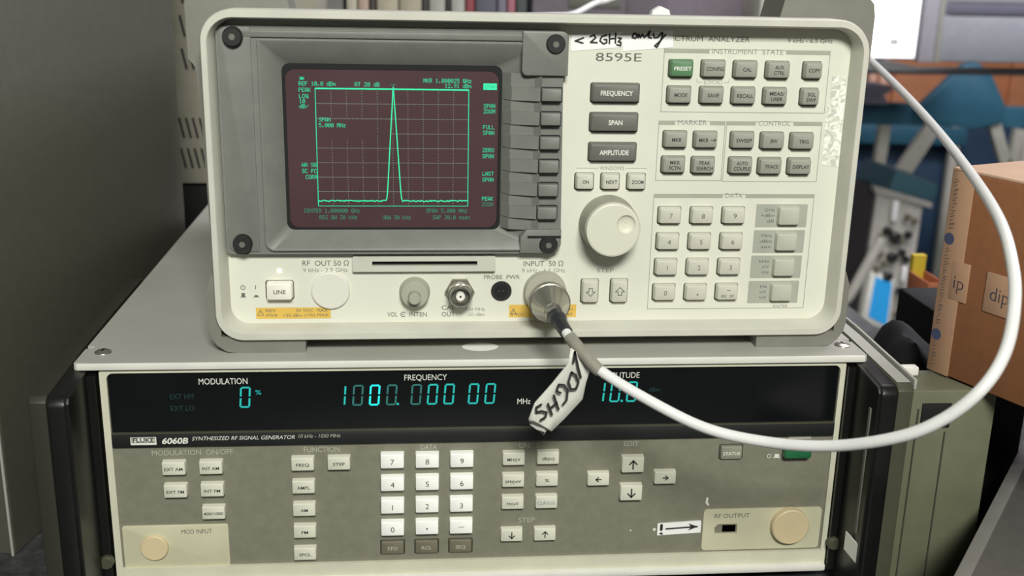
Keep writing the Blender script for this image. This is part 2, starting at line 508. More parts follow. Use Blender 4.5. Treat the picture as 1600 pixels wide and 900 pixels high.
def gkey(s, x, z, me, d, ink, h=2.0, w=None, label=None, bold=0.015):
    o = gl(place('key', me, gen, (x, 2, z)))
    if s[0] == '@':
        obj('key_legend', ribbon([[(px * float(s[2:]), pz * float(s[2:])) for px, pz in pl] for pl in arrow[s[1]]], -d - 0.06, 0.75 * float(s[2:])), ink, o, smooth=None)
    else:
        text('key_legend', s, o, 0, -d - 0.06, -0.3, h, ink, w, bold=bold)
    o['label'] = label or f'key marked {s}'
    return o
for s, x, z, w in (('EXT AM', -165.2, 70, 9.6), ('INT AM', -145.7, 70.1, 8.8), ('EXT FM', -165.1, 56.6, 9.2), ('INT FM', -145.7, 56.8, 8.6), ('400/1000', -145.7, 43.2, 10.4),
                   ('FREQ', -97, 71.1, 7), ('STEP', -77.6, 71.2, 6.4), ('AMPL', -97, 57.5, 6.8), ('AM', -97, 43.9, 3.8), ('FM', -97.1, 30.5, 3.6), ('SPCL', -97.4, 16.8, 6.4),
                   ('MHz|V', 17.6, 72, 7.2), ('dB(m)', 36.6, 72.2, 6.8), ('kHz|mV', 17.6, 58.8, 8.6), ('%', 36.4, 59, 2.4), ('Hz|uV', 17.6, 45.3, 6.8)):
    gkey(s, x, z, K_c, 3.6, M['inkk'], 1.75, w, 'cream key marked ' + s)
gkey('CLR/LCL', 36.5, 45.3, K_c, 3.6, M['inkb'], 1.9, 10.2, 'cream key with blue legend')
for s, x, z in (('7', -48.8, 72.1), ('8', -29.8, 72), ('9', -10.9, 72), ('4', -48.8, 58.5), ('5', -29.8, 58.6), ('6', -10.9, 58.6), ('1', -48.9, 44.8), ('2', -29.9, 45), ('3', -11, 45), ('0', -49, 31.2), ('.', -30, 31.5), ('-', -11, 31.5)):
    if s == '-':
        o = gl(place('key', K_w, gen, (x, 2, z))); o['label'] = 'white minus key'
        obj('key_legend', quads([(-1.6, -.15, 1.6, .15)], -4.26), M['inkk'], o, smooth=None)
    elif s == '.':
        o = gl(place('key', K_w, gen, (x, 2, z))); o['label'] = 'white decimal point key'
        obj('key_legend', quads([(-.45, -.9, .45, 0.0)], -4.26), M['inkk'], o, smooth=None)
    else:
        gkey(s, x, z, K_w, 4.2, M['inkk'], 3.1, None, f'white key marked {s}', 0.0)
for s, x in (('STO', -49.2), ('RCL', -30.2), ('SEQ', -11.2)):
    gl(place('key_well', well_o, gen, (x, 2, 18.1)))
    gkey(s, x, 18.1, K_o, 1.6, M['inkp'], 2.0, 5.6, f'dark olive key marked {s}')
gl(place('key_well', well_o, gen, (140.3, 2, 72.6)))
gkey('STATUS', 140.3, 72.5, K_s, 2.0, M['inkw'], 1.9, 9.6, 'grey key marked STATUS')
for s, x, z, me, k in (('@D0.9', 17.4, 25.2, K_c, 3.6), ('@U0.9', 36.2, 25.2, K_c, 3.6), ('@U1.2', 84.2, 67.3, K_a, 4.0), ('@D1.2', 84.1, 50.1, K_a, 4.0), ('@L0.9', 65.2, 58.6, K_c, 3.6), ('@R0.9', 103, 58.8, K_c, 3.6)):
    gkey(s, x, z, me, k, M['inkk'], label='cream key with ' + {'U': 'up', 'D': 'down', 'L': 'left', 'R': 'right'}[s[1]] + ' arrow')
# power button
bt = gobj('power_button', rbox(177.5, -0.5, 73.6, 15.6, 6.4, 8.0, 1.4, 3), M['greenbtn'])
lab(bt, 'green power button')
gobj('button_surround', slab(rr(168.6, 68.6, 186.4, 78.6, 1), 1.7, 2.1), M['olive'])
gobj('power_legend', quads([(173, 79.6, 186, 81.6)], 1.85), M['inkp'], None, None)
gobj('power_symbol', ribbon([[(162.7 + 1.1 * math.cos(k * .524), 69.4 + 1.1 * math.sin(k * .524)) for k in range(13)]], 1.85, .35), M['inkw'], None, None)
gobj('power_symbol', quads([(165.0, 68.2, 169.2, 68.7), (165.8, 68.7, 168.4, 70.6)], 1.85), M['inkw'], None, None)
# input and output plates
def lower_plate(x0, z0, x1, z1, name):
    return gobj(name, slab(rr(x0, z0, x1, z1, 1.4), 1.2, 2.4, 0.3), M['yellowed'])
lower_plate(-195.5, 9.3, -138.8, 35.0, 'modulation_input_plate')
gtext('MOD INPUT', -155.8, 31.0, 2.6, M['ink'], 16.4, y=1.1)
gobj('socket_cap', lathe([(6.9, -0.8), (7.3, -0.4), (7.4, 0.2), (7.4, 1.3)], -178.8, 22.0), M['cap'])
holes = [[(134.6, 21.6), (147.4, 21.6), (147.4, 27.6), (136.2, 27.6), (134.2, 25.6)]]
gobj('output_plate', holed(rr(127.4, 11.1, 196.6, 37.1, 2.2), holes, 1.2, 2.4), M['yellowed'], smooth=None)
gobj('output_slot', rbox(141, 2.3, 24.6, 14, 0.4, 7), M['blackm'])
gobj('slot_back', quads([(139, 22.3, 146.8, 26.6)], 2.0), M['olive_key'], None, None)
gtext('RF OUTPUT', 144.0, 32.9, 2.6, M['ink'], 20.6, y=1.1)
gobj('socket_cap', lathe([(10.2, -3.0), (10.8, -2.5), (11.0, -1.5), (11.0, 1.3)], 177.8, 26.6, 48), M['cap'])
# stickers on the panel
st = gobj('paper_sticker', slab([(101.0, 21.5), (126.2, 22.7), (126.2, 29.8), (125.4, 30.1), (101.8, 28.9), (100.9, 28.2)], 1.0, 1.9), M['paper'])
lab(st, 'white paper sticker with hand-drawn arrow')
o = obj('hand_drawn_arrow', ribbon([[(106.0, 25.6), (124.0, 26.6)]], 0.92, 1.0), M['pen'], st, smooth=None)
ribbon_h = bmesh.new()
ribbon_h.faces.new([ribbon_h.verts.new((x, 0.9, z)) for x, z in ((124.6, 26.6), (118.6, 24.2), (120.4, 26.4), (118.8, 28.7))])
obj('arrow_head', ribbon_h, M['pen'], st, smooth=None)
obj('hand_drawn_mark', ribbon([[(103.2, 28.0), (103.2, 25.2)]], 0.92, 1.7), M['pen'], st, smooth=None)
obj('hand_drawn_mark', ribbon([[(102.6, 22.6), (104.0, 22.4)], [(103.3, 23.2), (103.3, 22.4)]], 0.92, 0.9), M['pen'], st, smooth=None)
bm = bmesh.new()
for p in ([(128.4, 44.6), (129.6, 44.2), (129.4, 41.6), (130.4, 39.6), (129.4, 39.2), (128.0, 41.0)], [(85.2, 25.2), (86.2, 25.0), (86.0, 24.2), (85.3, 24.4)], [(98.6, 25.6), (100.2, 25.8), (100.0, 24.0), (98.5, 24.2)]):
    bm.faces.new([bm.verts.new((x, 1.85, z)) for x, z in p])
gobj('paint_chip', bm, M['inkw'], None, None)
bm = bmesh.new()
bm.faces.new([bm.verts.new((-0.5 + 10 * math.cos(k * math.pi / 12), 19 + 7 * math.sin(k * math.pi / 12), 130.35)) for k in range(24)])
gobj('round_sticker', bm, M['paper'], None, None)
# rack handles and side castings
def yz_prism(pts, x0, x1, bev=0.0):
    bm = bmesh.new()
    a = [bm.verts.new((x0, y, z)) for y, z in pts]; b = [bm.verts.new((x1, y, z)) for y, z in pts]
    bm.faces.new(a); bm.faces.new(list(reversed(b)))
    for i in range(len(pts)):
        j = (i + 1) % len(pts); bm.faces.new((a[i], b[i], b[j], a[j]))
    if bev:
        bmesh.ops.recalc_face_normals(bm, faces=bm.faces)
        bmesh.ops.bevel(bm, geom=[e for e in bm.edges], offset=bev, segments=3, affect='EDGES', profile=0.5)
    return bm
for s in (-1, 1):
    h = gobj('rack_handle', yz_prism([(8, 126.2), (-2, 126.2), (-32, 123.6), (-34, 121), (-34, 6), (-32, 3), (-2, -4), (8, -4)], s * 205.6, s * 208.5, 0.4), M['black'])
    prof = [(8, 126.4), (-2, 126.4), (-32, 124.6), (-35.5, 121), (-35.5, 5), (-32, 1.0), (-2, -5), (8, -5), (8, -1.5), (-1, -1.5), (-27, 5), (-29, 8), (-29, 115), (-27, 118), (-1, 121.4), (8, 121.4)]
    b = obj('handle_bar', yz_prism(prof, s * 206.6, s * 216.4, 1.8), M['black'], h)
    E = 170 if s < 0 else 450
    c = gobj('side_casting', yz_prism([(E, 122), (E, -2), (-30, -2), (-33, 0), (-33, 121.6), (-30, 124.4), (40, 127.0), (110, 127.4), (E, 127.4)], s * 216.6, s * 225.2, 0.7), M['casting_shaded'] if s < 0 else M['casting'])
    gobj('handle_inner_cheek', yz_prism([(8, 124), (-3, 124), (-3, -1), (8, -1)], s * 201.5, s * 207.0), M['black'])
    gobj('handle_boss', loft(bmesh.new(), [(circ(s * 203.6, 16.5, 3.2, 20), -6), (circ(s * 203.6, 16.5, 3.8, 20), -5.2), (circ(s * 203.6, 16.5, 3.8, 20), -2)]), M['casting'])
    if s < 0: continue
    t = obj('casting_lit_top', yz_prism([(-28, 124.8), (40, 127.3), (110, 127.8), (E - 10, 127.8), (E - 10, 128.1), (110, 128.1), (40, 127.7), (-28, 125.2)], s * 217.4, s * 224.8), M['plate'], c)  # pale strip paints the brightly lit top of the right casting
    obj('outer_rim', yz_prism([(-24, 124.6), (60, 127.4), (E - 10, 127.8), (E - 10, 124.5), (60, 123.5), (-24, 119)], s * 229.2, s * 230.8, 0.3), M['plate'], c)
    obj('rim_web', yz_prism([(-24, 119), (60, 122), (E - 10, 124), (E - 10, 0), (-24, 0)], s * 225.2, s * 229.4), M['blackm'], c)
bm = bmesh.new()
qa = [(202.8, -20, 22), (206.4, -34, 18.5), (206.4, -34, 30), (202.8, -20, 33)]
fa = [bm.verts.new(p) for p in qa]; fb = [bm.verts.new((x + .5, y + .3, z)) for x, y, z in qa]
bm.faces.new(fa); bm.faces.new(list(reversed(fb)))
for i in range(4): bm.faces.new((fa[i], fb[i], fb[(i + 1) % 4], fa[(i + 1) % 4]))
lab(gobj('corner_sticker', bm, M['lip']), 'small white sticker inside the right handle')
gobj('grip_strip', yz_prism([(-25.5, 36), (-28, 36), (-28, 110), (-25.5, 110)], 204.9, 205.7, 0.2), M['key_d'])
for x in (-180, 180):
    for y in (30, 420):
        gobj('foot', rbox(x, y, -7, 22, 22, 10, 1.5), M['blackm'])
gobj('foot', rbox(0, 60, -7, 300, 12, 10, 1), M['blackm'])

# ------------------------------------------------------------------ SPECTRUM ANALYSER (upper instrument)
AZ0 = 7.7
ana = thing('spectrum_analyzer', 'beige spectrum analyzer with green peak trace on its screen, standing on the signal generator', 'instrument', (0.0294, 0.0103, 0.1302), R(0.29))
def al(o):
    o.location.z += AZ0 * 0.001
    return o
def aobj(name, bm, m, loc=None, smooth=35):
    return al(obj(name, bm, m, ana, loc if loc else (0, 0, 0), smooth))
def atext(s, x, z, h, m, w=None, y=12.9, **k):
    return al(text('printed_legend', s, ana, x, y, z, h, m, w, **k))
aobj('case', rbox(0, 180, 80, 322, 312, 150, 6), M['case'])
bm = bmesh.new()
N = 10
loft(bm, [(rr(-168, 2, 168, 169, 15, N), 26), (rr(-170.3, 0, 170.3, 171, (15, 15, 18, 16), N), 22), (rr(-170.3, 0, 170.3, 171, (15, 15, 18, 16), N), 1.2), (rr(-169.6, .7, 169.6, 170.3, (14, 14, 17, 15), N), 0.0),
          (rr(-167.0, 3.9, 167.0, 167.2, (12, 12, 14, 13), N), 0.0), (rr(-166.3, 4.5, 166.5, 166.7, (11, 11, 13, 12), N), 0.8), (rr(-163.8, 5.9, 164.9, 165.6, (10, 10, 11, 11), N), 13.2), (rr(-163.8, 5.9, 164.9, 165.6, (10, 10, 11, 11), N), 16)], False, False)
aobj('front_bezel', bm, M['bezel'])
aobj('front_panel', holed(rr(-165.5, 4.5, 166.5, 167, 10), [rr(-146, 46.5, 2, 158, 2)], 13, 17), M['cream'], smooth=None)
# corner bumpers: feet below, pads above, side strips
for s in (-1, 1):
    xs = lambda pts: [(s * x, z) for x, z in pts]
    foot = [(124, -7.7), (160, -7.7), (166, -6.6), (170.6, -3.2), (173.6, 1.6), (174.4, 7), (174.4, 28), (171.5, 36), (168, 36), (168, 1.5), (124, 1.5)]
    b = loft(bmesh.new(), [(xs(foot), 3.0), (xs(foot), 55)])
    aobj('foot', b, M['bumper'], smooth=25)
    pad = [(127.5, 166), (131.5, 184), (170, 184), (176, 182.2), (179.6, 178.5), (180.8, 172), (180.6, 145), (177, 141), (175.6, 120), (174.6, 60), (168, 60), (168, 166)]
    b = loft(bmesh.new(), [(xs(pad), 24), (xs(pad), 58)])
    aobj('corner_bumper', b, M['bumper'], smooth=25)
# --- screen surround
crt_out = [(-163.6, 162.8), (-163.6, 47.2), (-162, 45.8), (-155, 45.6), (6, 45.6), (10.5, 47.0), (12.4, 50.5), (12.6, 58), (11.2, 140), (13.0, 141), (13.0, 158), (9, 162.8)]
hole = rr(-142.2, 48.8, 0, 155.2, (4, .5, .5, .5))
pl = aobj('screen_surround', holed(crt_out, [hole], 8, 13.2), M['crt'], smooth=None)
bm = bmesh.new()
A = rr(-142.2, 48.8, 0, 155.2, (4, .5, .5, .5)); Bq = rr(-132.9, 56.8, -19.6, 144.0, (4, 4, 4, 4))
loft(bm, [(rr(-143.6, 47.4, 0.2, 156.6, (5, .5, .5, .5)), 6.8), (rr(-143.0, 48.0, 0.1, 156.0, (4.6, .5, .5, .5)), 6.4), (rr(-142.0, 49.0, 0, 155.0, (4, .5, .5, .5)), 6.6), (Bq, 16.6), (Bq, 18)], False, False)
aobj('screen_hood', bm, M['crt'])
aobj('hood_step', slab(rr(-152.8, 157.4, -10, 160.6, .4), 6.9, 9, .3), M['crt'])
for x in (-156.8, -157.9):
    aobj('surround_groove', rbox(x, 8.0, 103, 0.35, 0.3, 98), M['crtdark'])
aobj('surround_side_panel', slab(rr(-162.4, 47.2, -146.5, 162.2, (4, 1, 1, 3)), 7.2, 9, .4), M['crt'])
def tab(pts, name='surround_tab', y0=5.2):
    return aobj(name, slab(pts, y0, 12, 0.8), M['crt'])
tab(rr(-10.6, 140.2, 13.2, 162.6, (2.5, .6, 3.5, .6)))
tab([(-9.5, 46.4), (7, 46.2), (11, 47.6), (12.6, 51), (12.6, 59.4), (-6.0, 59.4), (-9.5, 55.0)])
aobj('surround_slot', rbox(3.4, 5.2, 55.4, 18, 0.5, 1.3), M['blackm'])
for x, z in ((-155, 157.5), (6.4, 156.2), (-155, 51.9), (5.8, 51.1)):
    sc_ = aobj('surround_screw', lathe([(2.5, 3.6), (4.3, 3.6), (4.6, 4.2), (4.6, 8)], x, z, 24), M['screw'])
    obj('hex_recess', lathe([(1.7, 3.5), (1.7, 3.62)], x, z, 6), M['key_d'], sc_)
    aobj('screw_counterbore', lathe([(5.0, 5.0), (5.0, 8.1)], x, z, 24), M['blackm'])
bm = bmesh.new()
L = [[bm.verts.new((x, y, z)) for z in (58.5, 141)] for x, y in ((-19.4, 15.8), (-15.5, 10.6), (0.2, 7.7))]
for a, c in zip(L[:-1], L[1:]): bm.faces.new((a[0], c[0], c[1], a[1]))
aobj('softkey_bed', bm, M['crt'], smooth=None)
# softkeys with their ridges
K_soft = keymesh('softkey', 10.8, 6.9, 4.4, M['crt'], 0.35, 0.6)
W_soft = keymesh('softkey_gap', 11.6, 7.7, 1.4, M['blackm'], 0.02)
for i in range(6):
    z = 130.6 - 12.43 * i
    x = 5.0 - 0.1 * i
    al(place('softkey_gap', W_soft, ana, (x, 8.0, z)))
    al(place('softkey', K_soft, ana, (x, 8.0, z)))
    bm = bmesh.new()
    xa, xb = -19.2, x - 5.7
    sec = lambda xx, yf, yb, hh: [(xx, yf, z - hh), (xx, yf, z + hh), (xx, yb, z + hh + 0.5), (xx, yb, z - hh - .1)]
    L = [[bm.verts.new(p) for p in sec(xa, 14.9, 17, 3.3)], [bm.verts.new(p) for p in sec(xa + 4, 9.6, 15, 3.4)], [bm.verts.new(p) for p in sec(xb, 5.6, 11, 3.4)]]
    for a, c in zip(L[:-1], L[1:]):
        for k in range(4): bm.faces.new((a[k], a[(k + 1) % 4], c[(k + 1) % 4], c[k]))
    bm.faces.new(L[0]); bm.faces.new(list(reversed(L[-1])))
    aobj('softkey_ridge', bm, M['crt'], smooth=None)
# screen
scr = aobj('screen', slab(rr(-133.2, 56.5, -19.3, 144.3, 4), 17, 20), M['glass'])
aobj('screen_shade_border', holed(rr(-133.2, 56.5, -19.3, 144.3, 3), [rr(-131.2, 58.0, -21.4, 141.2, 5)], 16.7, 17), M['blackm'], smooth=None)  # black border; its deeper top band paints the shadow above the screen
YS = 16.85
GX0, GX1, GZ0, GZ1 = -116.2, -37.0, 69.7, 131.4
dx, dz = (GX1 - GX0) / 10, (GZ1 - GZ0) / 8
t = .28
scr_parts = []
def sobj(name, bm, m): return obj(name, bm, m, scr, smooth=None)
sobj('graticule_frame', quads([(GX0, GZ1 - .35, GX1, GZ1 + .35)], YS), M['crt_hi'])
sobj('graticule_frame', quads([(GX0, GZ0 - .2, GX1, GZ0 + .12), (GX0 - .2, GZ0, GX0 + .2, GZ1), (GX1 - .2, GZ0, GX1 + .2, GZ1)], YS), M['crt_mid'])
bm = bmesh.new(); rc = []
for i in range(1, 10):
    x = GX0 + i * dx; zz = GZ0
    while zz < GZ1:
        if not (i < 5 and GZ1 - 3 * dz + 1 > zz > GZ1 - 3 * dz - 1 or (i < 4 and GZ1 - 2 * dz > zz > GZ1 - 3 * dz - 4)) :
            rc.append((x - .14, zz, x + .14, zz + .42))
        zz += 1.28
for j in range(1, 8):
    zl = GZ0 + j * dz; xx = GX0
    while xx < GX1:
        if not (j == 5 and xx < GX0 + 4.9 * dx): rc.append((xx, zl - .14, xx + .38, zl + .14))
        xx += .66
sobj('graticule_dots', quads(rc, YS, bm), M['crt_dot'])['kind'] = 'stuff'
random.seed(4)
tr = []
def peak(x):
    d = abs(x + 76.2)
    if d < 0.1: return 132.4
    if d < 3.3:  return 132.4 - 52 * (d / 3.3) ** 1.03
    if d < 4.4: return 80.4 - 7.8 * (1 - (1 - (d - 3.3) / 1.1) ** 2.2)
    return 72.6
left, right = [], []
x = GX0
while x < -80.4:
    left.append((x, 72.5 + random.uniform(-.35, .35))); x += .45
mid = [(xx, peak(xx)) for xx in (-80.4, -80.1, -79.8, -79.5, -79.2, -78.8, -78, -77.2, -76.6, -76.35, -76.2, -76.05, -75.8, -75.2, -74.4, -73.6, -73.2, -72.9, -72.6, -72.3, -72.0)]
x = -71.7
while x < GX1:
    right.append((x, 72.5 + random.uniform(-.35, .35))); x += .45
bm = bmesh.new()
sobj('peak_trace', ribbon([left + mid + right], YS - .02, .5), M['crt_hi'])
sobj('marker_symbol', quads([(-77.6, 133.6, -74.8, 133.85), (-76.9, 133.1, -75.5, 133.3)], YS), M['crt_lo'])
def sdots(m, items):
    b = bmesh.new()
    for s, x, z, w, h in items: dots(b, s, x, z, w, h, YS)
    return b
H = 2.15
for s, x, z, w, k in (('*', -124.0, 136.4, 2.4, 'mid'), ('REF 10.0 dBm', -124.5, 133.8, 18.8, 'mid'), ('AT 20 dB', -96, 133.7, 12.8, 'mid'), ('MKR 1.000025 GHz', -60.6, 136.0, 24.9, 'mid'), ('12.91 dBm', -49.5, 133.4, 13.8, 'mid'),
                      ('PEAK', -124.6, 130.6, 6.2, 'mid'), ('LOG', -124.5, 127.4, 4.8, 'mid'), ('10', -124.5, 124.8, 3.0, 'mid'), ('dB/', -124.5, 122.2, 4.8, 'mid'),
                      ('SPAN', -114.8, 115.4, 6.1, 'mid'), ('5.000 MHz', -114.8, 112.5, 13.8, 'mid'), ('WA SB', -124.2, 91.7, 7.6, 'mid'), ('SC FC', -124.2, 88.4, 7.6, 'mid'), ('CORR', -122.4, 85.2, 6.0, 'mid'),
                      ('CENTER 1.000000 GHz', -123.8, 67.1, 29.2, 'lo'), ('RES BW 30 kHz', -115.8, 63.5, 19.8, 'lo'), ('VBW 30 kHz', -82.5, 63.4, 15.0, 'lo'), ('SPAN 5.000 MHz', -59.2, 67.1, 21.8, 'lo'), ('SWP 20.0 msec', -55.8, 63.5, 20.2, 'lo'),
                      ('SPAN', -29.1, 123.2, 6.0, 'mid'), ('ZOOM', -29.1, 120.4, 6.0, 'mid'), ('FULL', -29.3, 112.1, 6.0, 'mid'), ('SPAN', -29.3, 109.1, 6.0, 'mid'), ('ZERO', -29.4, 99.9, 6.0, 'mid'), ('SPAN', -29.4, 96.7, 6.0, 'mid'),
                      ('LAST', -29.3, 87.3, 6.0, 'mid'), ('SPAN', -29.3, 84.1, 6.0, 'mid'), ('PEAK', -29.4, 73.7, 6.0, 'mid'), ('ZOOM', -29.4, 70.6, 6.0, 'lo')):
    sobj('screen_text', sdots(None, [(s, x, z, w, H)]), M['crt_' + k])
sobj('highlight_box', quads([(-29.4, 131.6, -22.4, 134.9)], YS), M['crt_hi'])
b = bmesh.new(); dots(b, 'SPAN', -28.8, 133.2, 5.8, 2.0, YS - .03); sobj('screen_text', b, M['crt_lo'])
# --- printed section frames on the panel
def section(x0, z0, x1, z1, bars):
    rc = outline(x0, z0, x1, z1, .3)
    aobj('section_outline', quads(rc, 12.93), M['inkl'], None, None)
    for a, b in bars: aobj('section_bar', quads([(a, z1 - 2.2, b, z1)], 12.9), M['bar'], None, None)
section(64.4, 121.4, 154.0, 154.4, [(64.7, 88.6), (129.8, 154)])
section(63.7, 84.6, 100.0, 116.9, [(63.8, 72.6), (91.6, 100)])
section(100.6, 84.2, 153.3, 116.9, [(100.8, 116.6), (137.4, 153.4)])
section(63.3, 12.0, 153.0, 77.4, [(63.3, 101.6), (114.2, 153.1)])
atext('INSTRUMENT  STATE', 109.2, 153.3, 2.5, M['inkl'], 38.2)
atext('MARKER', 82.0, 116.0, 2.5, M['inkl'], 15.8)
atext('CONTROL', 126.9, 115.9, 2.5, M['inkl'], 17.4)
atext('DATA', 107.8, 76.5, 2.5, M['inkl'], 9.5)
atext('SPECTRUM  ANALYZER', 86.4, 159.6, 2.6, M['ink'], 46.8)
atext('9 kHz - 6.5 GHz', 142.3, 159.4, 2.1, M['ink'], 24.4)
atext('8595E', 40.6, 149.6, 4.2, M['ink'], 24.2)
atext('WINDOWS', 39.7, 91.3, 2.0, M['inkl'], 13.1)
aobj('legend_line', quads([(20.4, 91.1, 32.2, 91.35), (47.2, 91.1, 58.8, 91.35)], 12.9), M['inkl'], None, None)
atext('(LOCAL)', 91.6, 137.2, 1.7, M['inkl'], 9.8)
aobj('legend_line', quads([(82.8, 137.1, 85.8, 137.3), (97.4, 137.1, 100.3, 137.3), (82.8, 137.1, 83.0, 139.2), (100.1, 137.1, 100.3, 139.2)], 12.9), M['inkl'], None, None)
atext('STEP', 38.7, 34.7, 2.4, M['inkl'], 9.3)
atext('INPUT  50 Ω', 4.4, 38.6, 2.8, M['ink'], 21.8)
atext('9 kHz - 6.5 GHz', 4.6, 34.7, 2.2, M['inkl'], 23.9)
atext('PROBE  PWR', -18.2, 31.1, 2.3, M['ink'], 19.6)
atext('RF  OUT 50 Ω', -113.0, 39.3, 2.8, M['ink'], 24.6)
atext('9 kHz - 2.9 GHz', -113.2, 35.5, 2.2, M['inkl'], 23.7)
atext('VOL', -77.8, 10.2, 2.4, M['ink'], 5.4)
atext('INTEN', -63.8, 10.1, 2.4, M['ink'], 9.5)
aobj('legend_symbol', ribbon([[(-71.9 + 1.3 * math.cos(R(40 + k * 28)), 10.2 + 1.3 * math.sin(R(40 + k * 28))) for k in range(11)], [(-72.1, 10.2), (-71.7, 10.2)], [(-71.9, 10.0), (-71.9, 10.4)]], 12.9, .4), M['ink'], None, None)
atext('CAL', -47.3, 13.9, 2.5, M['ink'], 7.2)
atext('OUT', -47.3, 10.1, 2.5, M['ink'], 7.2)
atext('300 MHz', -32.6, 12.8, 1.9, M['inkl'], 11.0)
atext('-20 dBm', -32.2, 9.8, 1.9, M['inkl'], 10.0)
atext('ENTER', 139.6, 13.3, 1.5, M['inkl'], 8.4)
# power symbols by the line key
aobj('power_symbol', ribbon([[(-157.1 + 1.2 * math.cos(R(125 + k * 29)), 26 + 1.2 * math.sin(R(125 + k * 29))) for k in range(11)], [(-157.1, 26.2), (-157.1, 27.5)]], 12.9, .35), M['ink'], None, None)
aobj('power_symbol', quads([(-150.6, 24.9, -150.2, 27.3)], 12.9), M['ink'], None, None)
aobj('power_symbol', quads([(-158.0, 20.9, -156.2, 22.9), (-158.6, 20.5, -155.6, 20.9)], 12.9), M['ink'], None, None)
aobj('power_symbol', quads([(-151.2, 20.9, -149.4, 21.7), (-151.8, 20.5, -148.8, 20.9)], 12.9), M['ink'], None, None)
# --- keys
def akeys(name, w, h, d, m, ink):
    return keymesh(name, w, h, d, m, 0.55, 1.2, .5), keymesh('key_well', w + 0.9, h + .9, .12, M['well'], .02, 1.3)
KG = akeys('key', 12.6, 9.0, 4.0, M['key_g'], 0)
KGR = akeys('key', 12.6, 9.0, 4.0, M['key_gr'], 0)
KS = akeys('key', 9.8, 9.0, 4.0, M['key_g'], 0)
KD = akeys('key', 25.6, 9.9, 4.0, M['key_d'], 0)
KL = akeys('key', 12.4, 9.3, 3.6, M['key_l'], 0)
KW = akeys('key', 9.9, 8.8, 3.6, M['key_l'], 0)
KU = akeys('key', 9.4, 13.2, 3.6, M['key_l'], 0)
KE = akeys('key', 12.4, 10.6, 3.6, M['key_entry'], 0)
def akey(s, x, z, km, d, ink, h, w=None, label=None, bold=0.02):
    al(place('key_well', km[1], ana, (x - .15, 13, z - .25)))
    o = al(place('key', km[0], ana, (x, 13, z)))
    o['label'] = label or 'grey key marked ' + s.replace('\n', ' ')
    if s:
        lines = s.split('\n')
        for i, ln in enumerate(lines):
            zz = 0 if len(lines) == 1 else (1.45 if i == 0 else -1.45)
            text('key_legend', ln, o, .2, -d - .06, zz, h, ink, (w[i] if isinstance(w, tuple) else w), bold=bold)
    return o
for s, x, z, w in (('CONFIG', 91, 144.5, 9.2), ('CAL', 108.2, 144.4, 4.6), ('AUX\nCTRL', 125.6, 144.3, (5, 5.8)), ('MODE', 73.6, 130.8, 6.8), ('SAVE', 91, 130.8, 6.2), ('RECALL', 108.2, 130.7, 8.8), ('MEAS/\nUSER', 125.4, 130.6, (8, 6.4)),
                   ('MKR', 73, 107.3, 5.2), ('MKR', 89.4, 107.2, 5.2), ('SWEEP', 109.6, 107.1, 8.6), ('BW', 126, 106.9, 3.8), ('TRIG', 142.4, 106.8, 5.4),
                   ('MKR\nFCTN', 72.8, 93.7, (5.4, 6.2)), ('PEAK\nSEARCH', 89.1, 93.5, (6, 9)), ('AUTO\nCOUPLE', 109.6, 93.4, (6.2, 9.2)), ('TRACE', 125.8, 93.2, 7.6), ('DISPLAY', 142.2, 93.1, 9.2)):
    k = akey(s, x, z, KG, 4.0, M['inkk'], 1.9, w)
    if abs(x - 89.4) < .01:
        obj('legend_arrow', ribbon([[(2.2, 0), (5, 0)], [(4, .7), (5, 0), (4, -.7)]], -4.06, .35), M['inkk'], k, smooth=None)
        k.children[0].location.x -= .0018; k['label'] = 'grey key marked MKR with an arrow'
akey('PRESET', 73.8, 144.5, KGR, 4.0, M['inkw'], 1.9, 9.2, 'green key marked PRESET')
akey('COPY', 144.6, 144.3, KS, 4.0, M['inkk'], 1.9, 6.4)
akey('SGL\nSWP', 144.3, 130.4, KS, 4.0, M['inkk'], 1.9, (4.6, 5.2))
for s, z, w in (('FREQUENCY', 131.4, 17), ('SPAN', 116.1, 7.4), ('AMPLITUDE', 100.3, 15.6)):
    akey(s, 39.6, z, KD, 4.0, M['inkw'], 2.4, w, 'wide dark grey key marked ' + s, 0.02)
for s, x, w in (('ON', 25.1, 3.4), ('NEXT', 39.1, 6), ('ZOOM', 53.2, 6.4)):
    akey(s, x, 84.4, KW, 3.6, M['inkk'], 1.8, w, 'light key marked ' + s)
for r_, row in enumerate(('789', '456', '123', '0.-')):
    for c_, s in enumerate(row):
        x = 72.6 + 17.75 * c_ - .15 * r_; z = 65.8 - 14.5 * r_
        if s == '-':
            k = akey('', x, z, KL, 3.6, M['ink'], 1.6, None, 'light key marked minus BK SP')
            text('key_legend', 'BK  SP', k, 0, -3.66, -1.9, 1.5, M['ink'], 7.2)
            obj('key_legend', quads([(-.6, 1.2, 1.4, 1.6)], -3.66), M['ink'], k, smooth=None)
        elif s == '.':
            k = akey('', x, z, KL, 3.6, M['ink'], 1.6, None, 'light decimal point key')
            obj('key_legend', quads([(.1, -1.4, 1.0, -.5)], -3.66), M['ink'], k, smooth=None)
        else:
            akey(s, x, z, KL, 3.6, M['ink'], 2.7, None, 'light key marked ' + s, 0.0)
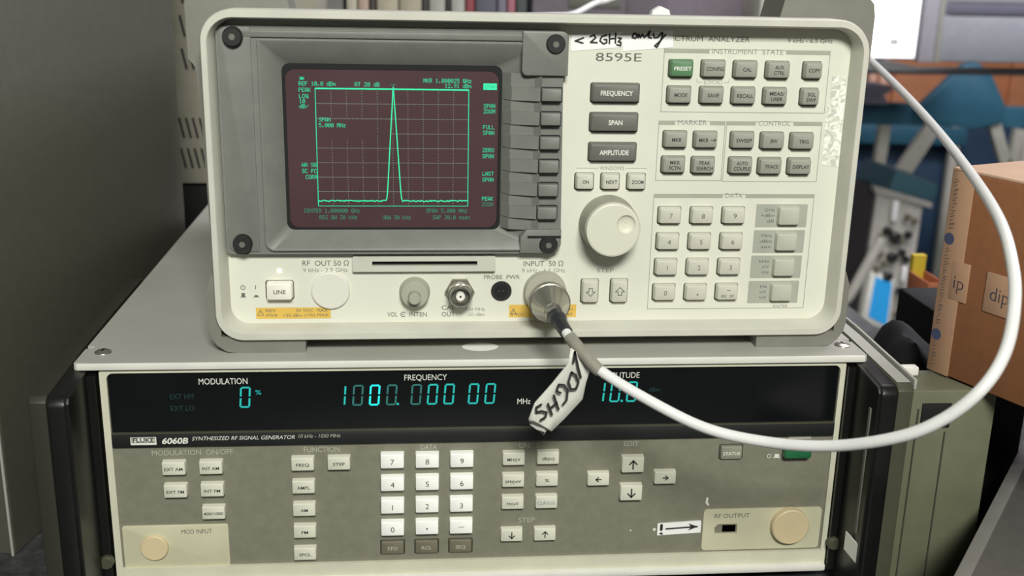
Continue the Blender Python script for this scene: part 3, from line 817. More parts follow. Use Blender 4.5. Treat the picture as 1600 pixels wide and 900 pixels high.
for i, ls in enumerate((('GHz', '+dBm', 'dB'), ('MHz', '-dBm', 'sec'), ('kHz', 'mV', 'ms'), ('Hz', 'uV', 'us'))):
    z = 65.4 - 14.55 * i; x0 = 120.9 - .25 * i
    bk = aobj('key_backing', slab(rr(x0, z - 6.5, x0 + 28.9, z + 6.4, .5), 12.8, 13.1), M['backing'])
    for j, s in enumerate(ls):
        t_ = text('printed_legend', s, bk, x0 + 10.6 - {3: 6.2, 4: 7.8, 2: 4.0}[len(s)] / 2, 12.74, z + 3.2 - 3.1 * j, 1.7, M['ink'], {3: 5.8, 4: 7.6, 2: 3.8}[len(s)])
    akey('', 138.9 - .1 * i, z + .2, KE, 3.6, M['ink'], 1.6, None, 'plain grey unit key beside ' + ls[0])
DNA = [(-1, 2), (1, 2), (1, 0), (2.5, 0), (0, -2.5), (-2.5, 0), (-1, 0), (-1, 2)]
for x, sg in ((30.5, 1), (46.8, -1)):
    k = akey('', x, 23.3, KU, 3.6, M['ink'], 1.6, None, 'tall light key with outlined ' + ('down' if sg > 0 else 'up') + ' arrow')
    obj('key_legend', ribbon([[(px, pz * sg) for px, pz in DNA]], -3.66, .42), M['ink'], k, smooth=None)
# --- line key, lamp, plug
akl = akeys('key', 14.6, 10.2, 4.4, M['key_l'], 0)
KLINE = (keymesh('key', 14.0, 9.8, 5, M['wht'], .4, 1.2, .5), keymesh('key_well', 15.2, 11, .12, M['well'], .02, 1.4))
akey('LINE', -137.5, 24.8, KLINE, 5.0, M['inkk'], 2.2, 6.4, 'cream power key marked LINE', .01)
lab(aobj('indicator_lamp', rbox(-137.5, 13, 35.0, 2.3, 1.0, 2.3, .2), M['led']), 'lit yellow-white indicator')
aobj('blanking_plug', lathe([(9.6, 11.0), (10.3, 11.5), (10.4, 13)], -110.7, 24.3, 48), mat('plug_off_white', (222, 221, 210), .45, mottle=.01))
# --- card slot
bz = aobj('card_slot_bezel', holed(rr(-98.6, 35.3, -22.0, 43.6, .8), [rr(-88.2, 38.5, -31.9, 41.0, .2)], 9.6, 13.1), M['bezel'], smooth=None)
obj('card_slot', rbox(-60, 12.6, 39.8, 57, .6, 3.2), M['blackm'], bz)
# --- knobs and sockets
FL = []
for i in range(120):
    a = 2 * math.pi * i / 120
    FL.append((a, 1.0 if i % 2 else 0.985))
bm = bmesh.new()
kc = (38.5, 61.6)
ring = lambda r_: [(kc[0] + r_ * f * math.cos(a), kc[1] + r_ * f * math.sin(a)) for a, f in FL]
plain = lambda r_: [(kc[0] + r_ * math.cos(a), kc[1] + r_ * math.sin(a)) for a, f in FL]
loft(bm, [(plain(13.4), -6.0), (plain(14.2), -5.7), (plain(14.5), -4.9), (plain(14.4), -3.9)], False, False)
kn = aobj('tuning_knob', bm, M['knob'])
obj('knob_skirt', loft(bmesh.new(), [(plain(14.2), -4.1), (ring(14.9), -3.7), (ring(15.6), 11.5), (plain(15.4), 12.0), (plain(15.0), 13)], False, True), mat('knob_skirt_grey', (168, 167, 152), .6), kn)
dc = (45.2, 64.8)
b = bmesh.new(); es = []
for pts in (plain(13.4), circ(dc[0], dc[1], 5.0, 32)):
    vs = [b.verts.new((x, -6.0, z)) for x, z in pts]
    es += [b.edges.new((vs[i], vs[(i + 1) % len(vs)])) for i in range(len(vs))]
bmesh.ops.triangle_fill(b, use_beauty=True, edges=es)
obj('knob_face', b, M['knob'], kn, smooth=None)
obj('finger_dimple', lathe([(5.0, -6.0), (4.7, -5.3), (4.0, -4.7), (2.6, -4.3), (.1, -4.1)], dc[0], dc[1], 32, 0, False, False), M['knob'], kn)
vk = aobj('volume_knob', lathe([(5.2, 6.2), (7.0, 6.4), (7.6, 7.4), (8.4, 13)], -65.6, 23.2, 40), M['gknob'])
lab(vk, 'grey volume knob with intensity knob at its centre')
obj('intensity_knob', lathe([(2.7, -1.0), (3.1, -.6), (3.3, 6.3)], -65.8, 22.9, 28), M['gknob'], vk)
obj('knob_ring', lathe([(5.0, 5.9), (5.3, 5.9), (5.4, 6.4)], -65.6, 23.2, 36), M['gknob'], vk)
cb = aobj('calibrator_socket', lathe([(4.9, 1.0), (5.6, .9), (5.9, 1.4), (5.9, 4), (6.6, 4.4), (6.6, 9.4)], -41.2, 23.3, 32, 0, False), M['metal'])
obj('hex_nut', lathe([(7.2, 8.9), (8.0, 9.8), (8.0, 13)], -41.2, 23.3, 6, 0), M['dmetal'], cb)
obj('socket_bore', lathe([(4.9, 1.0), (4.8, 6), (.1, 6.2)], -41.2, 23.3, 28, 0, False, False), M['dmetal'], cb)
obj('dielectric', lathe([(1.1, 2.0), (2.4, 2.0), (2.4, 6.2)], -41.2, 23.3, 24), M['ptfe'], cb)
obj('pin_hole', lathe([(.6, 1.95), (.6, 2.4)], -41.2, 23.3, 12), M['blackm'], cb)
for a in (90, 270):
    obj('bayonet_lug', rbox(-41.2 + 6.2 * math.cos(R(a)), 3.2, 23.3 + 6.2 * math.sin(R(a)), 1.6, 1.6, 1.6, .3), M['metal'], cb)
ps = aobj('probe_power_socket', lathe([(3.6, 12.4), (5.4, 12.3), (5.7, 12.7), (5.7, 13)], -18.4, 23.1, 32), M['screw'])
obj('socket_bore', lathe([(3.6, 12.25), (3.6, 12.5)], -18.4, 23.1, 24), M['blackm'], ps)
for x, z in ((-19.6, 23.3), (-17.4, 23.5)):
    obj('contact_pin', lathe([(.35, 12.1), (.4, 12.4)], x, z, 8), M['metal'], ps)
aobj('input_collar', lathe([(9.6, 7.2), (11.2, 7.4), (11.6, 8.2), (11.8, 13)], 5.5, 22.8, 48), M['gknob'])
# --- warning labels
def warning(x0, z0, x1, z1, words):
    w_ = aobj('warning_label', quads([(x0, z0, x1, z1)], 12.88), M['amber'], None, None)
    tx, tz = x0 + 2.4, z0 + 3.4
    obj('warning_symbol', ribbon([[(tx - 1.7, tz - 1.4), (tx + 1.7, tz - 1.4), (tx, tz + 1.7), (tx - 1.7, tz - 1.4)], [(tx, tz + .6), (tx, tz - .4)]], 12.84, .3), M['ink'], w_, smooth=None)
    for s, x, z, w in words:
        text('printed_legend', s, w_, x, 12.84, z, 1.7, M['ink'], w)
warning(-150.8, 8.3, -111.0, 14.6, (('REV', -142.9, 12.9, 5.4), ('PWR', -142.3, 10.2, 6.0), ('30 VDC  MAX', -121.0, 12.9, 17), ('+30 dBm (1W) MAX', -124.4, 10.2, 24.6)))
warning(-13.9, 7.9, 23.4, 15.2, (('0 VDC', -9.0, 9.6, 7.6), ('+30 dBm', 16.6, 12.6, 9.6), ('MAX', 19, 9.6, 5)))
# --- hand-lettered tape
def tape(pts, strokes, label):
    t_ = aobj('tape_label', slab(pts, 12.7, 13.0), M['paper'], None, None)
    lab(t_, label)
    obj('handwriting', ribbon(strokes, 12.62, .95), M['pen'], t_, smooth=None)
tape([(15.2, 152.8), (16.2, 152.3), (42.0, 154.7), (41.8, 162.6), (15.6, 160.2)],
     [[(21.6, 159.1), (17.4, 157.5), (21.4, 156.5)], [(25.1, 159.8), (27.1, 160.7), (28.0, 159.2), (25.4, 156.9), (28.8, 156.8)],
      [(33.7, 160.8), (31.1, 159.9), (30.3, 157.7), (32.2, 156.2), (33.9, 156.9), (33.8, 158.4), (32.5, 158.4)], [(35.2, 161.2), (35.3, 156.5)], [(38.4, 161.7), (38.4, 156.8)], [(35.4, 158.8), (38.4, 159.1)],
      [(39.8, 159.4), (41.4, 159.2), (39.9, 157.4), (41.3, 157.2), (41.2, 155.4), (39.3, 155.9)]], 'white tape with handwriting <2GHz')
tape([(42.6, 152.6), (69.0, 155.0), (68.6, 163.6), (41.8, 160.8)],
     [[(47.6, 161.4), (47.2, 159.7), (48.8, 159.2), (49.8, 161.0), (48.4, 161.9), (47.6, 161.4)], [(50.2, 159.6), (50.5, 161.4), (51.4, 159.7), (52.4, 161.5), (53.4, 159.8)], [(53.4, 159.8), (55.2, 161.4), (56.2, 163.2), (55.6, 160.0), (57.2, 159.5)],
      [(58.2, 161.7), (58.7, 159.7), (60.6, 159.9), (62.4, 162.4), (63.2, 162.0), (62.2, 158.4), (60.4, 154.9), (59.2, 155.6), (62.2, 158.4), (64.6, 161.4)]], 'white tape with handwriting only')
lab(aobj('adhesive_residue', slab([(156.2, 141.5), (164.4, 141), (164.6, 92.5), (155.4, 93.5), (154.8, 118), (156.4, 132)], 12.8, 13), M['residue'], None, None), 'whitish torn sticker residue')

# ------------------------------------------------------------------ COAXIAL CABLE
cab = thing('coaxial_cable', 'white coaxial cable looping from the analyzer input round to its back', 'cable', (0.0349, -0.004, 0.1302))
CO = Vector((34.9, -4.0, 130.2))
def catmull(P, n):
    out = []
    Q = [P[0] * 2 - P[1]] + P + [P[-1] * 2 - P[-2]]
    for i in range(1, len(Q) - 2):
        a, b, c, d = Q[i - 1:i + 3]
        for k in range(n):
            t = k / n
            out.append(.5 * ((2 * b) + (c - a) * t + (2 * a - 5 * b + 4 * c - d) * t * t + (3 * b - a - 3 * c + d) * t ** 3))
    out.append(P[-1])
    return out
def tube(P, rad, n=14):
    bm = bmesh.new(); prev = None
    up = Vector((0, 0, 1)); rings = []
    nrm = None
    for i, p in enumerate(P):
        t = (P[min(i + 1, len(P) - 1)] - P[max(i - 1, 0)]).normalized()
        if nrm is None:
            nrm = t.cross(up).normalized()
        nrm = (nrm - t * nrm.dot(t)).normalized()
        bn = t.cross(nrm)
        r_ = rad(i / (len(P) - 1)) if callable(rad) else rad
        rings.append([bm.verts.new(p + (nrm * math.cos(2 * math.pi * k / n) + bn * math.sin(2 * math.pi * k / n)) * r_) for k in range(n)])
    for a, b in zip(rings[:-1], rings[1:]):
        for k in range(n): bm.faces.new((a[k], a[(k + 1) % n], b[(k + 1) % n], b[k]))
    bm.faces.new(rings[0]); bm.faces.new(list(reversed(rings[-1])))
    return bm
path = [(36.1, -28, 160.2), (38.7, -38, 157.4), (43.9, -48, 152.5), (50.8, -56, 146.0), (70.6, -70, 136.4), (98.6, -85, 125.9), (124.7, -100, 124.7), (146.7, -120, 131.5), (165.7, -140, 144.1), (179, -150, 156), (190.8, -155, 170.6),
        (201.7, -150, 184), (209.2, -140, 198.8), (217.8, -120, 212.4), (230.5, -80, 225.7), (252.1, 0, 237), (280.7, 120, 250.8), (308.3, 260, 267), (304.8, 360, 294.9), (272.5, 400, 312.8), (203, 420, 338.8), (133.8, 400, 308.1), (114.3, 380, 303.7),
        (92.1, 350, 296.0), (70, 310, 296.0), (20, 270, 296.0)]
PP = [Vector(p) - CO for p in path]
obj('cable_jacket', tube(catmull(PP, 10), 2.6), M['pvcw'], cab, smooth=60)
front = [Vector(p) - CO for p in ((35.3, -16, 161.1), (35.7, -22, 160.8), (36.4, -29, 160.0), (38.7, -38, 157.4))]
obj('strain_relief_boot', tube(catmull(front, 6), lambda t: 4.3 - .9 * t + (.7 if .45 < t < .62 else 0)), M['boot'], cab, smooth=50)
sl = [Vector(p) - CO for p in ((40.0, -41, 156.2), (43.9, -48, 152.5), (50.8, -56, 146.0), (53.0, -57.8, 144.6))]
obj('heat_shrink_sleeve', tube(catmull(sl, 6), 3.2), M['sleeve'], cab, smooth=50)
# N connector body, around the analyser input axis
cn = obj('plug_body', lathe([(4.6, -17), (4.9, -16.5), (9.9, -5.5), (10.4, -4.8), (10.6, -3.2), (10.2, -2.8), (10.6, -2.4), (10.6, 3.5)], 34.9 - CO.x, 160.9 - CO.z, 14), M['metal'], cab, (0, 4 + 3.0, 0), 25)
obj('plug_hex_nut', lathe([(4.0, -24), (4.8, -23.4), (4.8, -17)], 34.9 - CO.x, 160.9 - CO.z, 6, R(30)), M['metal'], cab, (0, 7.0, 0), 20)
obj('plug_ring', lathe([(10.2, -4), (11.0, -3.6), (11.0, 0.8), (10.6, 1.4)], 34.9 - CO.x, 160.9 - CO.z, 48), M['dmetal'], cab, (0, 7.0, 0))
# flag of paper tape folded round the cable
rows = [((39.2, 154.5), (49.6, 145.0)), ((38.2, 146.0), (47.4, 135.5)), ((30.4, 135.2), (46.2, 127.0)), ((22.4, 125.4), (38.0, 117.2)), ((19.6, 117.2), (31.4, 110.4)), ((20.4, 112.6), (29.2, 109.0))]
yr = [-52, -51, -50.5, -50.5, -51, -47]
bm = bmesh.new()
grid = []
for (a, b_), y in zip(rows, yr):
    grid.append([bm.verts.new((a[0] + (b_[0] - a[0]) * k / 4 - CO.x, y + 1.2 * math.sin(math.pi * k / 4) - CO.y, a[1] + (b_[1] - a[1]) * k / 4 - CO.z)) for k in range(5)])
for r0, r1 in zip(grid[:-1], grid[1:]):
    for k in range(4): bm.faces.new((r0[k], r0[k + 1], r1[k + 1], r1[k]))
fold = [bm.verts.new((x - CO.x, -44 - CO.y, z - CO.z)) for x, z in ((22.6, 110.2), (28.2, 105.0))]
bm.faces.new((grid[-1][0], grid[-1][4], fold[1], fold[0]))
tg = obj('tape_flag', bm, M['tagp'], cab, smooth=40)
md = tg.modifiers.new('thickness', 'SOLIDIFY'); md.thickness = 0.0004; md.offset = 0
lab(tg, 'white paper tape flag with handwriting 10GHz')
SK = [[(41.1, 152.6), (40.5, 147.0)], [(41.1, 152.6), (43.0, 144.5), (44.5, 139.3)], [(39.8, 142.0), (38.5, 136.9), (39.8, 133.1), (42.5, 133.4), (43.5, 136.9), (41.9, 140.7), (39.8, 142.0)],
      [(32.9, 132.6), (33.7, 135.7), (36.4, 135.4), (38.3, 132.5), (37.9, 127.4), (36.2, 125.2)], [(33.2, 131.9), (34.8, 131.3)], [(31.5, 130.0), (34.1, 122.6)], [(28.7, 125.6), (30.9, 119.8)], [(29.8, 123.0), (33.1, 126.2)],
      [(25.4, 125.3), (23.0, 123.8), (23.1, 121.2), (25.5, 121.8), (28.2, 121.1), (27.7, 118.6), (25.3, 117.0)]]
obj('handwriting', ribbon([[(x - CO.x, z - CO.z) for x, z in pl_] for pl_ in SK], -52.7 - CO.y, 1.15), M['pen'], tg, smooth=None)

# ------------------------------------------------------------------ NEIGHBOURS ON THE BENCH
def single(name, bm, m, label, cat, loc, rz=0.0, group=None, smooth=35):
    o = obj(name, bm, m, None, None, smooth)
    o.location = loc; o.rotation_euler = (0, 0, rz)
    o['label'] = label; o['category'] = cat
    if group: o['group'] = group
    return o
# tall grey cabinet on the left: origin at its front bottom right corner, turned 12 degrees
cabm = mat('cabinet_brown_grey_paint', (82, 80, 69), 0.6, mottle=0.06, scale=120, bump=0.15)
gc = thing('instrument_cabinet', 'tall plain brown-grey cabinet at the far left beside the signal generator', 'cabinet', (-0.2745, 0.0545, -0.012), R(-12))
obj('cabinet_body', rbox(-150, 138, 235, 300, 272, 470, 1.5), cabm, gc)
obj('front_edge_trim', rbox(-1.2, 1.0, 150, 1.6, 1.6, 300, .4), M['plate'], gc)
# beige vented enclosure behind it
vm = mat('vented_beige_plastic', (150, 146, 132), 0.6)
ve = thing('vented_enclosure', 'beige slotted enclosure behind the spectrum analyzer at the left', 'enclosure', (-0.232, 0.475, 0.1315))
obj('enclosure_body', rbox(30, 60, 110, 160, 116, 220, 2), vm, ve)
sl_rows = ((172, 2), (143, 2), (114, 3), (52, 7), (24, 7))
def slot_mesh():
    bm = bmesh.new()
    rot = Matrix.Rotation(R(-10), 3, 'Y')
    rbox(0, 0, 0, 1.7, 1.4, 19, .3, 1, bm)
    bmesh.ops.rotate(bm, cent=(0, 0, 0), matrix=Matrix.Rotation(R(-11), 3, 'Y'), verts=bm.verts)
    bmesh.ops.scale(bm, vec=(.001,) * 3, verts=bm.verts)
    me = bpy.data.meshes.new('vent_slot'); bm.to_mesh(me); bm.free(); me.materials.append(M['blackm'])
    return me
sm_ = slot_mesh()
for z, n in sl_rows:
    for k in range(n):
        place('vent_slot', sm_, ve, ((-27.8 if n > 3 else -9.5) + k * 6.1, 1.5, z))
single('under_shade_block', rbox(20, 80, 70.5, 240, 150, 141, 2), M['blackm'], 'black block added for the dark space under the beige slotted enclosure', 'box', (-0.225, 0.476, -0.012))  # added block, black in place of the shaded space underneath
# binders and folders standing behind the analyser
cols = [((-0.190, 66), (112, 110, 106), 'dark grey box file at the left end of the row behind the analyzer'),
        ((-0.120, 13), (196, 190, 172), 'cream folder next to the dark grey box file'),
        ((-0.1055, 13.5), (190, 166, 152), 'pinkish beige folder second of the pale folders'),
        ((-0.0905, 7.5), (72, 62, 58), 'thin dark brown folder between pale folders'),
        ((-0.0815, 27), (186, 178, 156), 'wide beige binder behind the screen'),
        ((-0.0530, 28), (180, 172, 152), 'second wide beige binder behind the screen'),
        ((-0.0235, 7), (64, 62, 58), 'thin black folder right of the beige binders'),
        ((-0.015, 20), (178, 176, 168), 'light grey binder between two thin black folders'),
        ((0.0065, 5), (52, 52, 50), 'very thin black folder left of a light grey binder'),
        ((0.013, 17), (182, 180, 176), 'light grey binder left of the red folder'),
        ((0.0315, 11), (150, 66, 72), 'dark red folder in the row behind the analyzer'),
        ((0.044, 27), (92, 92, 108), 'slate blue binder right of the dark red folder'),
        ((0.0725, 11), (128, 120, 138), 'mauve grey folder beside the slate blue binder'),
        ((0.085, 10), (176, 110, 124), 'pink folder near the right end of the row'),
        ((0.0965, 13), (70, 78, 78), 'dark green folder at the right end of the row')]
for (x, w), c, lb in cols:
    m_ = mat('folder_board', c, 0.6, mottle=0.08)
    bt_ = thing('binder', lb, 'binder', (x, 0.9, -0.012), 0, 'binders standing behind the analyzer')
    h_ = 330
    obj('spine', rbox(w / 2, 1.5, h_ / 2, w, 3, h_, min(1.2, w / 5)), m_, bt_)
    obj('cover', rbox(0.7, 110, h_ / 2, 1.4, 216, h_), m_, bt_)
    obj('cover', rbox(w - .7, 110, h_ / 2, 1.4, 216, h_), m_, bt_)
    obj('pages', rbox(w / 2, 108, h_ / 2 - 4, max(w - 3.2, 1), 208, h_ - 14), M['paper'], bt_)
mauve = mat('mauve_grey_metal', (128, 118, 130), 0.6, mottle=0.08)
mv = thing('equipment_cabinet', 'wide mauve-grey cabinet behind the analyzer, right of the binders', 'cabinet', (0.125, 1.02, -0.012))
obj('cabinet_body', rbox(155, 150, 210, 300, 298, 420, 2), mauve, mv)
obj('front_panel', rbox(92, -1, 300, 74, 4, 20, .8), M['bumper'], mv)
obj('front_panel', rbox(168, -1, 315, 60, 4, 210, .8), mauve, mv)
mg = thing('small_grey_enclosure', 'light grey unit between the mauve cabinet and the analyzer corner', 'enclosure', (0.440, 0.99, -0.902))
obj('enclosure_body', rbox(20, 60, 620, 26, 110, 1240, 2), M['bezel'], mg)
obj('enclosure_base', rbox(14, 60, 6, 90, 150, 12, 2), M['bezel'], mg)
# scrap of paper sticking up behind the analyser's rim
bm = bmesh.new()
b1 = [(-11, 0), (11, 0), (7, 8), (4, 17.5), (-1, 19.5), (-5, 17), (-8, 9)]
loft(bm, [(b1, 0), ([(x * .9, z) for x, z in b1], 1.5), (b1, 6)])
single('paper_scrap', bm, M['paper'], 'white scrap poking up behind the top rim of the spectrum analyzer', 'paper', (0.100, 0.062, 0.2929))
# olive instrument right of the generator
om = mat('olive_instrument_paint', (106, 107, 86), 0.55, mottle=0.06, scale=80, bump=0.1)
oi = thing('olive_instrument', 'olive green instrument case under the cardboard box at the right', 'instrument', (0.2325, -0.008, -0.012))
obj('case', rbox(27, 16, 62, 54, 32, 124, 1.5), om, oi)
obj('vertical_seam', rbox(9.0, 0.8, 58, .7, 3.2, 110), M['well'], oi)
obj('vertical_seam', rbox(26, 0.8, 50, .7, 3.2, 98), M['well'], oi)
obj('dark_window', rbox(19.5, 0.6, 109, 17, 3.2, 14.5, .5), M['blackm'], oi)
# cardboard box: origin at its lowest front corner
cbm = mat('brown_cardboard', (150, 98, 62), 0.8, mottle=0.07, scale=150, bump=0.2)
tape_m = mat('printed_packing_tape', (176, 140, 112), 0.35, mottle=0.05)
blue_m = mat('box_print_blue', (70, 78, 108), 0.7)
cdir = math.atan2(-0.061, 0.025)
cb_ = thing('cardboard_box', 'brown cardboard box with blue printed packing tape, under the cable loop', 'box', (0.259, 0.0238, 0.1133), cdir)
HB = 116
obj('box_body', rbox(110, 100, HB / 2, 220, 200, HB, 1.0), cbm, cb_)
obj('top_flap', rbox(110, 50.2, HB + .8, 220, 99.6, 1.6, .3), mat('cardboard_lit_top', (214, 178, 150), 0.6, mottle=0.04), cb_)  # cardboard colour lifted on top to carry the strong light there
obj('top_flap', rbox(110, 150.0, HB + .8, 220, 99.2, 1.6, .3), bpy.data.materials['cardboard_lit_top'], cb_)
t1 = obj('packing_tape', rbox(8.5, -.3, HB / 2, 15, .5, HB, .1), tape_m, cb_)
for z, s in ((88, 'packing'), (42, 'fragile')):
    pass
for z in (78, 22):
    obj('tape_print', lathe([(3.4, -.62), (3.4, -.56)], 4.5, z, 20), blue_m, t1)
random.seed(9)
sq = []
for z0, z1 in ((84, 112), (28, 72), (4, 16)):
    z = z0
    while z < z1:
        sq.append([(3.6 + random.uniform(-.6, .6), z), (6 + random.uniform(-.6, .6), z + random.uniform(.2, 1.8))]); sq.append([(3.4, z + 1.6), (5 + random.uniform(-1, 1), z + 2.6)])
        z += random.uniform(2.6, 4.0)
obj('tape_print', ribbon(sq, -.6, .55), mat('tape_print_grey', (112, 92, 84), .7), t1, smooth=None)
for x, s in ((15, 'ip'), (41, 'dip')):
    p_ = obj('packing_tape', rbox(x, -.3, 56 - x * .02, 12 if x < 30 else 17, .7, 22, .1), tape_m, cb_)
    text('tape_print', s, p_, x + (0 if x < 30 else 1), -.65, 55, 7.5, blue_m, 7 if x < 30 else 12)
# grey case in the right foreground
gm = mat('dark_grey_case_paint', (98, 95, 92), 0.5, mottle=0.08, scale=150, bump=0.15)
cdir2 = math.atan2(-0.153, -0.121)
fc = thing('equipment_case', 'dark grey case in the bottom right corner of the bench', 'case', (0.347, 0.057, -0.012), cdir2)
obj('case_body', rbox(120, 115, 30.5, 240, 226, 61, 1.0), gm, fc)
obj('edge_strip', rbox(120, 3.5, 61.5, 240, 7, 1.6, .4), mat('case_edge_grey', (128, 126, 122), .4), fc)
# black bag and small bits behind the generator
bm = bmesh.new()
bmesh.ops.create_icosphere(bm, subdivisions=4, radius=1)
random.seed(3)
for v in bm.verts:
    v.co = Vector((v.co.x * 35, v.co.y * 42, max(v.co.z, -.6) * 76)) * (1 + .08 * math.sin(5 * v.co.x + 3 * v.co.z) + .05 * math.sin(9 * v.co.y + 4 * v.co.x))
mz = min(v.co.z for v in bm.verts)
for v in bm.verts: v.co.z -= mz
single('black_pouch', bm, mat('black_nylon', (8, 8, 12), .8), 'black soft pouch behind the right handle of the signal generator', 'pouch', (0.275, 0.080, -0.012))
single('adapter_block', rbox(0, 0, 2.6, 11, 6, 5.2, .8), M['ptfe'], 'small white block on the olive instrument, at the left foot of the cardboard box', 'adapter', (0.2445, 0.0165, 0.1121))
gp = thing('gap_shade_block', 'black block added to darken the shaded gap between the olive instrument and the grey case', 'case', (0.332, 0.060, -0.012))  # added block; its black stands in for shade in the gap
obj('case_body', rbox(0, 66, 62.5, 32, 130, 124.4, 2), M['blackm'], gp)
obj('foot', rbox(0, 66, .6, 20, 90, 1.2), M['black'], gp)
fo = thing('orange_folder', 'orange folder standing between the oscilloscope and the cardboard box', 'folder', (0.453, 0.418, -0.012))
fom = mat('orange_board', (176, 104, 70), .7)
obj('cover', rbox(0, 20, 31, 1.4, 44, 62, .3), fom, fo)
obj('cover', rbox(16, 20, 31, 1.4, 44, 62, .3), fom, fo)
obj('spine', rbox(8, -2, 31, 17, 1.4, 62, .3), fom, fo)
yb = thing('yellow_box', 'small yellow box behind the orange folder', 'box', (0.4635, 0.4655, -0.012))
ym = mat('yellow_card', (196, 170, 44), .6)
obj('box_body', rbox(0, 0, 38, 13, 8, 76, .5), ym, yb)
obj('lid', rbox(0, 0, 76.6, 13.6, 8.4, 1.4, .3), ym, yb)

# ------------------------------------------------------------------ FAR SIDE OF THE ROOM (right)
teal = mat('teal_blue_enamel', (50, 100, 122), 0.5, mottle=0.06, scale=20)
tealp = mat('teal_pale_enamel', (72, 112, 126), 0.5, mottle=0.05)
navy = mat('navy_blue_enamel', (36, 62, 88), 0.6, mottle=0.1, scale=10)
tubem = mat('cart_grey_tube', (176, 174, 164), 0.4, mottle=0.05)
def bar2(p, q, w, d, y, bm=None):
    """flat bar in the xz plane from p to q"""
    P, Q = Vector(p), Vector(q); t = (Q - P).normalized(); n = Vector((-t.y, t.x)) * w / 2
    pts = [P + n, P - n, Q - n, Q + n]
    return loft(bm or bmesh.new(), [([(v.x, v.y) for v in pts], y), ([(v.x, v.y) for v in pts], y + d)])
ct = thing('instrument_cart', 'teal instrument cart with light grey tubular legs beyond the cardboard box', 'cart', (1.4, 2.3, -0.9))
def cxz(x, z): return (x * 1000 - 1400, z * 1000 + 900)
pts = [cxz(1.10, .006), cxz(1.66, -.006), cxz(1.66, -.06), cxz(1.10, -.051)]
obj('top_rail', slab(pts, -20, 20, 4), teal, ct)
obj('top_rail', slab([(x, z - 110) for x, z in pts], 380, 420, 4), teal, ct)
tri = [cxz(1.432, .117), cxz(1.402, .110), cxz(1.289, -.006), cxz(1.328, -.036), cxz(1.374, -.050), cxz(1.446, -.059), cxz(1.523, -.043), cxz(1.53, .0), cxz(1.472, .095)]
obj('tilt_bracket', slab(tri, -52, -22, 5), teal, ct)
for p, q, w in (((1.211, -.052), (1.196, -.42), 30), ((1.350, -.042), (1.23, -.26), 42), ((1.415, .06), (1.345, -.046), 40), ((1.513, -.046), (1.572, -.18), 30), ((1.586, -.06), (1.57, -.3), 28)):
    obj('tubular_strut', bar2(cxz(*p), cxz(*q), w, 20, -48 if q[1] > -.1 else -40), tubem if q[1] < -.1 else teal, ct)
for x in (1.13, 1.63):
    for y in (0, 400):
        xx = cxz(x, 0)[0]
        obj('leg', rbox(xx, y, 425, 28, 28, 850, 4), tubem, ct)
        obj('caster', rbox(xx, y, 22, 24, 44, 44, 10, 3), M['blackm'], ct)
obj('shelf', rbox(0, 200, 300, 540, 440, 20, 3), teal, ct)
# oscilloscope standing on end on the cart's lower shelf
so = thing('oscilloscope', 'grey oscilloscope with a blue screen standing on end by the teal cart', 'oscilloscope', (1.145, 2.0, -0.548))
def sx(p): return (p[0] * 1000 - 1145, p[1] * 1000 + 548)
face = [(1.093, -.181), (1.213, -.211), (1.206, -.521), (1.082, -.508)]
FP = [sx(p) for p in face]
sgrey = mat('scope_panel_grey', (178, 174, 166), .5, mottle=.12, scale=40)
obj('front_panel', slab(FP, 0, 14, 2), sgrey, so)
cx_, cz_ = sx((1.15, -.35))
obj('case', slab([(x + 6, z) for x, z in FP], 14, 230, 2), mat('scope_case_grey', (92, 88, 90), .6), so)
obj('case_end', slab([sx((1.08, -.163)), sx((1.235, -.205)), sx((1.233, -.219)), sx((1.086, -.181))], -6, 20, 1.5), sgrey, so)
obj('blue_cover', slab([sx((1.148, -.133)), sx((1.262, -.167)), sx((1.258, -.207)), sx((1.135, -.185))], 30, 225, 4), tealp, so)
obj('screen_trim', slab([sx(p) for p in ((1.098, -.378), (1.160, -.398), (1.160, -.535), (1.086, -.508))], -7, 2, 1.5), M['inkw'], so)
obj('screen', slab([sx(p) for p in ((1.110, -.392), (1.155, -.409), (1.154, -.521), (1.104, -.496))], -9, 2, .5), glow('scope_screen_blue', (40, 150, 215), .8, (20, 60, 90)), so)
for x, z, w, h in ((1.140, -.225, 15, 50), (1.183, -.385, 11, 40)):
    obj('slide_switch', rbox(*sx((x, z))[:1], -5, sx((x, z))[1], w, 9, h, 2), M['paper'], so)
for x, z, r_ in ((1.128, -.275, 11), (1.150, -.292, 15), (1.182, -.285, 10), (1.113, -.290, 8), (1.176, -.24, 8), (1.195, -.25, 7), (1.148, -.342, 14), (1.172, -.330, 9), (1.117, -.333, 8), (1.185, -.348, 9),
                 (1.142, -.392, 13), (1.112, -.37, 8), (1.177, -.43, 9), (1.188, -.455, 8), (1.18, -.488, 8), (1.165, -.30, 8), (1.13, -.358, 7)):
    X, Z = sx((x, z))
    obj('control_knob', lathe([(r_ * .75, -14), (r_, -11), (r_, 0)], X, Z, 14), M['screw'] if r_ > 8 else M['olive_key'], so)
for i, z in enumerate((-.47, -.505)):
    X, Z = sx((1.185, z))
    obj('push_button', rbox(X, -4, Z, 14, 8, 18, 2), M['bumper'], so)
single('scope_stand', rbox(0, 130, 177, 190, 300, 352, 4), M['blackm'], 'black stand under the oscilloscope', 'stand', (1.145, 1.99, -0.9))
# cable and strut in front of the scope
bm = tube(catmull([Vector(p) for p in ((36, 0, 640), (0, 0, 560), (-27, 0, 500), (-74, 10, 400), (-90, 20, 0))], 8), 12, 10)
single('grey_pole', bm, tubem, 'light grey slanting tube left of the oscilloscope', 'tube', (1.02, 1.86, -0.9))
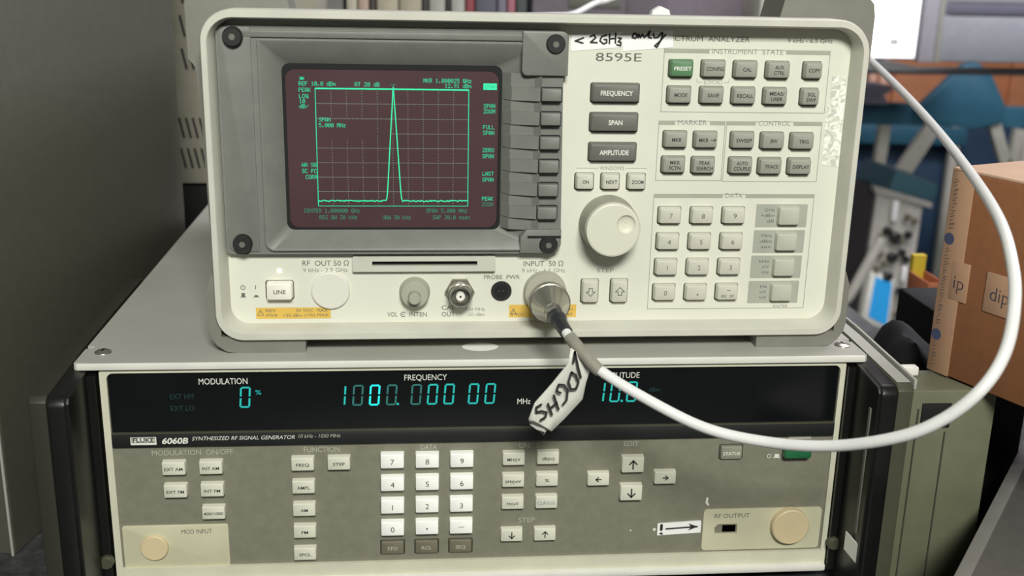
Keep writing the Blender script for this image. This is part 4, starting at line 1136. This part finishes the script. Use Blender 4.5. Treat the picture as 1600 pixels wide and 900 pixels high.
# wooden boxes behind the cart
wood = mat('orange_brown_wood', (178, 116, 78), .6, mottle=.12, scale=14)
woodp = mat('pale_pink_wood', (220, 176, 154), .6, mottle=.05)
wd = thing('wooden_cabinet', 'orange-brown wooden cabinet behind the teal cart', 'cabinet', (1.7, 2.83, -0.9))
obj('carcass', rbox(0, 200, 500, 620, 360, 1000, 3), wood, wd)
obj('post', rbox(-296, 12, 500, 24, 30, 1000, 3), woodp, wd)
obj('post', rbox(-262, 12, 500, 24, 30, 1000, 3), woodp, wd)
obj('door', rbox(-60, 14, 500, 330, 16, 960, 3), wood, wd)
obj('door', rbox(232, 14, 500, 140, 16, 960, 3), wood, wd)
single('blue_cabinet', rbox(0, 20, 410, 900, 40, 820, 4), navy, 'dark blue panel standing behind the legs of the teal cart', 'panel', (1.6, 2.74, -0.9))
# grey rack instrument on a shelf above
eq = thing('rack_instrument', 'grey instrument at the top right corner above the wooden cabinet', 'instrument', (1.2, 1.8, 0.150))
eqm = mat('lavender_grey_metal', (150, 148, 156), .5, mottle=.05)
obj('body', rbox(110, 50, 120, 370, 90, 240, 3), eqm, eq)
obj('front_panel', rbox(118, -2, 50, 440, 12, 96, 2), mat('blue_grey_panel', (132, 136, 142), .5, mottle=.06), eq)
obj('recess_strip', rbox(118, -1, 114, 440, 10, 24, 1), mat('dark_lavender_grey', (92, 92, 106), .6), eq)
obj('upper_panel', rbox(118, -2, 160, 440, 12, 66, 2), eqm, eq)
obj('side_rail', rbox(-128, -6, 120, 38, 22, 240, 3), eqm, eq)
obj('side_rail', rbox(-106, -9, 120, 12, 22, 240, 2), M['inkl'], eq)
sh = thing('storage_shelf', 'shelf carrying the grey instrument and the bright monitor', 'shelf', (1.25, 2.0, -0.9))
obj('shelf_board', rbox(60, -147, 1027, 760, 136, 6, 1), M['blackm'], sh)
obj('shelf_board', rbox(-275, 68, 1027, 290, 294, 6, 1), M['blackm'], sh)
for x, y in ((-300, 190), (420, -100)):
    obj('upright', rbox(x, y, 515, 30, 30, 1022, 2), M['blackm'], sh)
# bright monitor on the same shelf
mo = thing('computer_monitor', 'monitor with a glaring white screen behind the analyzer corner', 'monitor', (1.06, 2.1, 0.130))
scw = glow('white_screen_light', (250, 252, 255), 1.6, (230, 230, 230))
obj('housing', rbox(0, 20, 160, 460, 36, 318, 6), M['black'], mo)
obj('stand', rbox(0, 60, 6, 200, 90, 10, 3), M['black'], mo)
ms = obj('screen', rbox(0, 0, 161, 448, 4, 310), scw, mo)
gls = glow('screen_line_grey', (150, 152, 150), .9, (150, 150, 150))
obj('screen_line', ribbon([[(60, 140), (82, 140)], [(94, 137), (116, 132)], [(90, 112), (112, 108)]], -2.6, 3), gls, ms, smooth=None)
obj('screen_mark', quads([(62, 36, 86, 52), (2, 40, 14, 52)], -2.6), gls, ms, None if False else None)
ps_ = mat('lavender_paper', (214, 208, 226), .7, mottle=.03)
pp = thing('paper_stack', 'stack of pale papers on the blue shelf edge below the bright monitor', 'papers', (1.13, 2.34, 0.0055))
for i in range(6):
    obj('sheet', rbox(random.uniform(-8, 8), random.uniform(-6, 6), 4 + i * 8, 150, 200, 7, .8, 1, None, Matrix.Rotation(R(random.uniform(-9, 9)), 3, 'Z')), ps_, pp)
